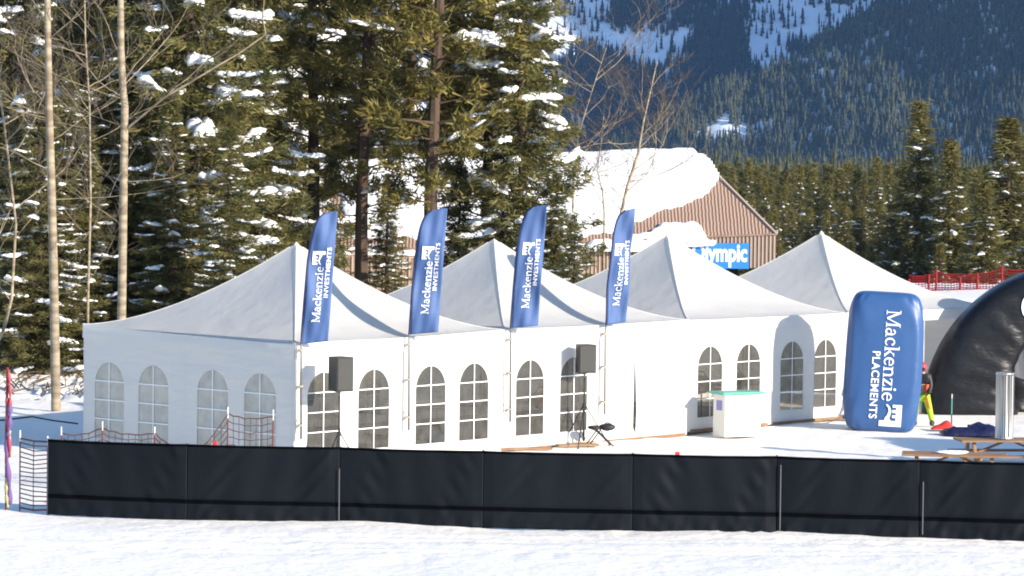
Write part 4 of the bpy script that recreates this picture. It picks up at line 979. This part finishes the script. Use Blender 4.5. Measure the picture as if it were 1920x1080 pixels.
# heights chosen from where the tips show over the black fence
def tiph(px, py, y): return Dp(px, py, y).z
tips = [(115, 800, 58.0), (192, 790, 58.3), (290, 800, 58.6), (365, 838, 58.4), (427, 763, 58.2), (512, 768, 58.6)]
PS = []
for (px, py, y) in tips: x, yy, _ = gp(px, y); PS.append((x, yy, 0, tiph(px, py, y)))
net('safety_net', PS, .1, [p[3]-.12 for p in PS], 'sagging dark net on red white-tipped posts in front of the left tent wall', M['brown_net'], M['maroon'], 9, .11, .07, .009)
# red net fence on the bank, right
RN = []
for px, tp_ in ((1704, 523), (1741, 515), (1755, 505), (1800, 520), (1832, 512), (1878, 498), (1925, 500), (1985, 495), (2060, 490)):
    p = Dp(px, 545, 101.0+(px-1704)*.006); zb = gnd(p.x, p.y); RN.append((p.x, p.y, zb, Dp(px, tp_, p.y).z-zb))
net('net_fence', RN, .02, [max(.5, p[3]-.08) for p in RN], 'bright red net fence along the top of the snow bank below the dark conifers', M['red_net'], M['red_net'], 7, .10, .05, .016, False, pr_=.04)

# ------------------------------------------------------------------ multicoloured pole, left edge
a = G(14, 956, 0)
o = empty('furled_flag', 'furled multicoloured flag wrapped round a pole at the left edge', 'flag', a)
MB().tube([(-.02, 0, 0), (-.03, 0, 1.2), (-.01, 0, 2.42)], .022, 8).build('pole', M['maroon'], o)
hh = 2.30
def fz(z0, z1, m, ph, w_=.055, nm='cloth_fold'):
    pts = [Vector((.03*math.sin(z*4+ph)+.015, -.03+.02*math.cos(z*5+ph), z)) for z in np.linspace(z0, z1, 14)]
    MB().tube(pts, [w_*(.7+.3*math.sin(i*1.3+ph)) for i in range(14)], 8).build(nm, m, o, True)
M['yellow'] = mat('yellow', (.38, .34, .15), .7); M['violet'] = mat('violet', (.10, .10, .26), .7, noise=((.18, .06, .18), 4, (1, 1, 1), .2))
fz(1.75, 2.38, M['pinkred'], .3, .035); fz(1.25, 1.85, M['violet'], 1.2, .05); fz(.75, 1.35, M['yellow'], 2.1, .035); fz(.1, 1.3, M['violet'], .4, .05); fz(.05, .55, M['yellow'], 3.0, .04); fz(.9, 1.9, M['pinkred'], 4, .035)
# cable along the snow, left
cb = [Vector((G(x_, y_, 0).x, G(x_, y_, 0).y, .35+.05*math.sin(x_*.03))) for x_, y_ in ((-120, 817), (-20, 819), (60, 816), (100, 820), (146, 821))]
MB().tube(cb, .018, 6).build('cable', M['black'], None, True, 'dark cable stretched low over the blue shaded snow at left', 'cable')

# ------------------------------------------------------------------ lodge
LY = 112.0
def lp(px, py): return Dp(px, py, LY)
lc = lp(1455, 440)   # eave corner right
gl0 = gnd(lc.x, LY)
o = empty('lodge', 'brown lodge with a thick snow-covered roof behind the tents', 'building', (lc.x, LY, 0))
X0 = -17.5           # left end relative to the corner
eL = lp(700, 470).z; eR = lc.z
ez_ = lambda x: eR+(eL-eR)*(-x/14.0)
RISE, RUN = 3.02, 4.6
hipdx = (1455-1352)*LY/F*1.12
def roofP(u, v):      # u 0 left .. 1 right , v 0 eave .. 1 ridge
    xr = -hipdx*v*1.25; x = X0+(xr-X0)*u
    return Vector((x, RUN*v, ez_(x)+RISE*v))
mb = MB(); mb.grid(roofP, 60, 12)
mb.grid(lambda u, v: Vector((X0+(-hipdx*1.25*v-X0)*u, 2*RUN-RUN*v, ez_(X0*(1-u))+RISE*v)), 30, 6, True)
mb.add([roofP(1, 0), roofP(1, 1), Vector((0, 2*RUN, eR))], [(0, 2, 1)])
rf = mb.build('roof', M['lodge_roof'], o)
FB = 1.13
fz0 = lambda x: ez_(x)-FB*(1 if x > -5 else 1)
fa = MB(); fa.add([(X0, -.02, ez_(X0)-FB), (0, -.02, eR-FB), (0, -.02, eR+.01), (X0, -.02, ez_(X0)+.01), (X0, .10, ez_(X0)-FB), (0, .10, eR-FB), (0, .10, eR+.01), (X0, .10, ez_(X0)+.01)], [(0, 1, 2, 3), (7, 6, 5, 4), (1, 5, 6, 2), (0, 3, 7, 4), (0, 4, 5, 1)])
fa.add([(-.0, .1, eR-FB), (.0, 2*RUN, eR-FB), (.0, 2*RUN, eR), (.0, .1, eR)], [(0, 1, 2, 3)])
fs = fa.build('fascia', M['lodge_wall'], o)
bt = MB()
for k in range(130):
    x = -.06-k*.135
    if x > X0: bt.box(x-.022, -.055, ez_(x)-FB+.01, x+.022, -.022, ez_(x)-.01)
bt.build('batten', M['batten'], fs)
MB().box(X0-.05, -.10, 0, 0, 0, 0) if False else None
cp = MB(); cp.tube([(X0, -.06, ez_(X0)+.02), (0.03, -.06, eR+.02)], .045, 4); cp.build('eave_trim', M['lodge_wall'], o)
MB().tube([(0.02, -.02, eR+.02), roofP(1, 1)+Vector((0.02, -.02, .03))], .05, 4).build('rake_trim', M['batten'], o)
# wall under the fascia, set back; its near-black paints in the overhang's shade
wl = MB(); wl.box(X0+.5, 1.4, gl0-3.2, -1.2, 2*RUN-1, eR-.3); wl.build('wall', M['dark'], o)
# taller boarded wall at the left part
wb = MB(); xl0, xl1 = lp(600, 500).x-lc.x, lp(790, 500).x-lc.x
wb.box(xl0, -.32, -.5, xl1, 1.35, lp(700, 478).z); bw = wb.build('boarded_wall', M['lodge_wall'], o)
b2 = MB()
x = xl0+.05
while x < xl1: b2.box(x-.03, -.36, -.4, x+.03, -.322, lp(700, 480).z); x += .22
b2.build('batten', M['batten'], bw)
# roof snow
def inside_poly(x, y, poly):
    c = False; j = len(poly)-1
    for i in range(len(poly)):
        xi, yi = poly[i]; xj, yj = poly[j]
        if (yi > y) != (yj > y) and x < (xj-xi)*(y-yi)/(yj-yi)+xi: c = not c
        j = i
    return c
def dist_poly(x, y, poly):
    best = 1e9; j = len(poly)-1
    for i in range(len(poly)):
        x1, y1 = poly[j]; x2, y2 = poly[i]; dx, dy = x2-x1, y2-y1; t = max(0, min(1, ((x-x1)*dx+(y-y1)*dy)/(dx*dx+dy*dy+1e-9)))
        best = min(best, math.hypot(x-x1-t*dx, y-y1-t*dy)); j = i
    return best
# outlines in metres on the roof: (x from the corner, distance up from the eave in front view metres)
def rp(px, py):
    p = lp(px, py); return (p.x-lc.x, p.z-ez_(p.x-lc.x))
def snow_cover(name, poly_px, thick, edge, seed, st=.11, over=0.0, low=False):
    poly = []
    for px, py in poly_px:
        # intersect the viewing ray with the roof plane
        r_ = ray(px, py); n_ = Vector((0, -RISE, RUN)).normalized()
        slope = -(eL-eR)/14.0; n_ = Vector((-slope*RUN, -RISE, RUN)); n_.normalize()
        p0 = Vector((lc.x, LY, eR)); t = (p0-Vector((0, 0, H))).dot(n_)/r_.dot(n_); q_ = Vector((0, 0, H))+r_*t
        poly.append((q_.x-lc.x, (q_.y-LY)))
    xs_ = [p[0] for p in poly]; ys_ = [p[1] for p in poly]
    x0, x1, y0, y1 = min(xs_)-.1, max(xs_)+.1, min(ys_)-.1, max(ys_)+.1
    nx_ = int((x1-x0)/st)+1; ny_ = int((y1-y0)/st)+1; idx = {}; mb = MB()
    for j in range(ny_):
        for i in range(nx_):
            x, y = x0+i*st, y0+j*st; ins = inside_poly(x, y, poly); d = dist_poly(x, y, poly)
            if not ins and d > st*1.5: continue
            d = d if ins else 0
            d = max(0, d-.12-.12*math.sin(x*1.7+y*1.3+seed)*math.sin(x*3.9-y*2)-.03*math.sin(x*13+y*9))
            t = min(1, d/edge); hgt = thick*math.sqrt(1-(1-t)**2)
            hgt *= 1+.10*math.sin(x*1.9+seed)*math.sin(y*2.1+seed*2)+.06*math.sin(x*5.3+y*4.1)
            v = y/RUN; zz = ez_(x)+RISE*min(v, 2-v)-.02
            idx[(i, j)] = len(mb.v); mb.v.append((x, y, zz+hgt-(.05 if d <= 0 else 0)))
    for (i, j) in idx:
        if (i+1, j) in idx and (i, j+1) in idx and (i+1, j+1) in idx: mb.f.append((idx[(i, j)], idx[(i+1, j)], idx[(i+1, j+1)], idx[(i, j+1)]))
    return mb.build(name, M['snow_pad'], rf, True)
UP = [(620, 296), (760, 282), (1000, 276), (1200, 272), (1302, 276), (1330, 296), (1352, 334), (1338, 352), (1326, 372), (1302, 384), (1270, 392), (1232, 402), (1205, 415), (1172, 428), (1140, 438), (1090, 448), (1000, 444), (900, 448), (800, 452), (640, 450)]
# extend over the ridge
snow_cover('roof_snow', UP, .20, .30, 1.0, .07)
LOW = [(640, 462), (800, 464), (1000, 458), (1100, 452), (1160, 450), (1200, 436), (1235, 421), (1275, 412), (1308, 414), (1320, 428), (1325, 440), (1340, 448), (1338, 454), (1300, 456), (1200, 464), (1080, 468), (900, 474), (640, 478)]
snow_cover('roof_snow', LOW, .22, .30, 3.0, .07)
# sign
sa, sb_ = lp(1270, 463), lp(1404, 455); sz0 = lp(1404, 504).z; sz1 = lp(1404, 456).z
so = empty('lodge_sign', 'blue sign with white lettering on the lodge fascia, partly hidden by a tent peak', 'sign', (sa.x, LY-.14, sz0))
SW = sb_.x-sa.x; SH = sz1-sz0
MB().box(0, 0, 0, SW, .05, SH).build('board', M['sign_blue'], so, bevel=.006)
tx = MB(); word_sans(tx, 'Olympic', .0, .0, 1.93, .62, .035, 1.0)
refine(tx, lambda X, Y, Z: Vector((X+SW-1.93-.06, -.006-Z, Y+.27))).build('lettering', M['white_ink'], so)

# unseen tent, added to the right only to cast its shadow on the snow
def shadow_tent(loc, rz):
    r_ = empty('party_tent', 'white peaked tent added out of frame to the right to cast shadow on the snow', 'tent', loc, rz)
    def P(a, b):
        dx, dy = abs(a-.5)*2, abs(b-.5)*2; d = max(dx, dy); return Vector(((a-.5)*S, (b-.5)*S, HW+HA*(1-d)**1.62))
    MB().grid(P, 33, 33).build('canopy', M['roof_fabric'], r_, True)
    for k in range(4):
        m4 = Matrix.Rotation(k*math.pi/2, 4, 'Z') @ Matrix.Translation((-S/2, -S/2, 0))
        me = wall_curve(S, HW, []); me.transform(m4); link('wall_panel', me, M['wall_fabric'], r_)
    for x in (-1, 1):
        for y in (-1, 1): MB().box(x*(S/2-.08)-.03, y*(S/2-.08)-.03, 0, x*(S/2-.08)+.03, y*(S/2-.08)+.03, HW-.03).build('post', M['post'], r_)
shadow_tent((17.9, 62.9, 0), .3)

hz = MB(); hz.box(-3200, -60, -34, 3200, 4200, 600)
hm = bpy.data.materials.new('haze'); hm.use_nodes = True; t = hm.node_tree; t.nodes.remove(t.nodes['Principled BSDF'])
pv = t.nodes.new('ShaderNodeVolumePrincipled'); pv.inputs['Color'].default_value = (.25, .5, .95, 1); pv.inputs['Density'].default_value = .00004; pv.inputs['Anisotropy'].default_value = 0.0
t.links.new(pv.outputs[0], t.nodes['Material Output'].inputs['Volume'])
hz.build('haze', hm, kind='stuff')
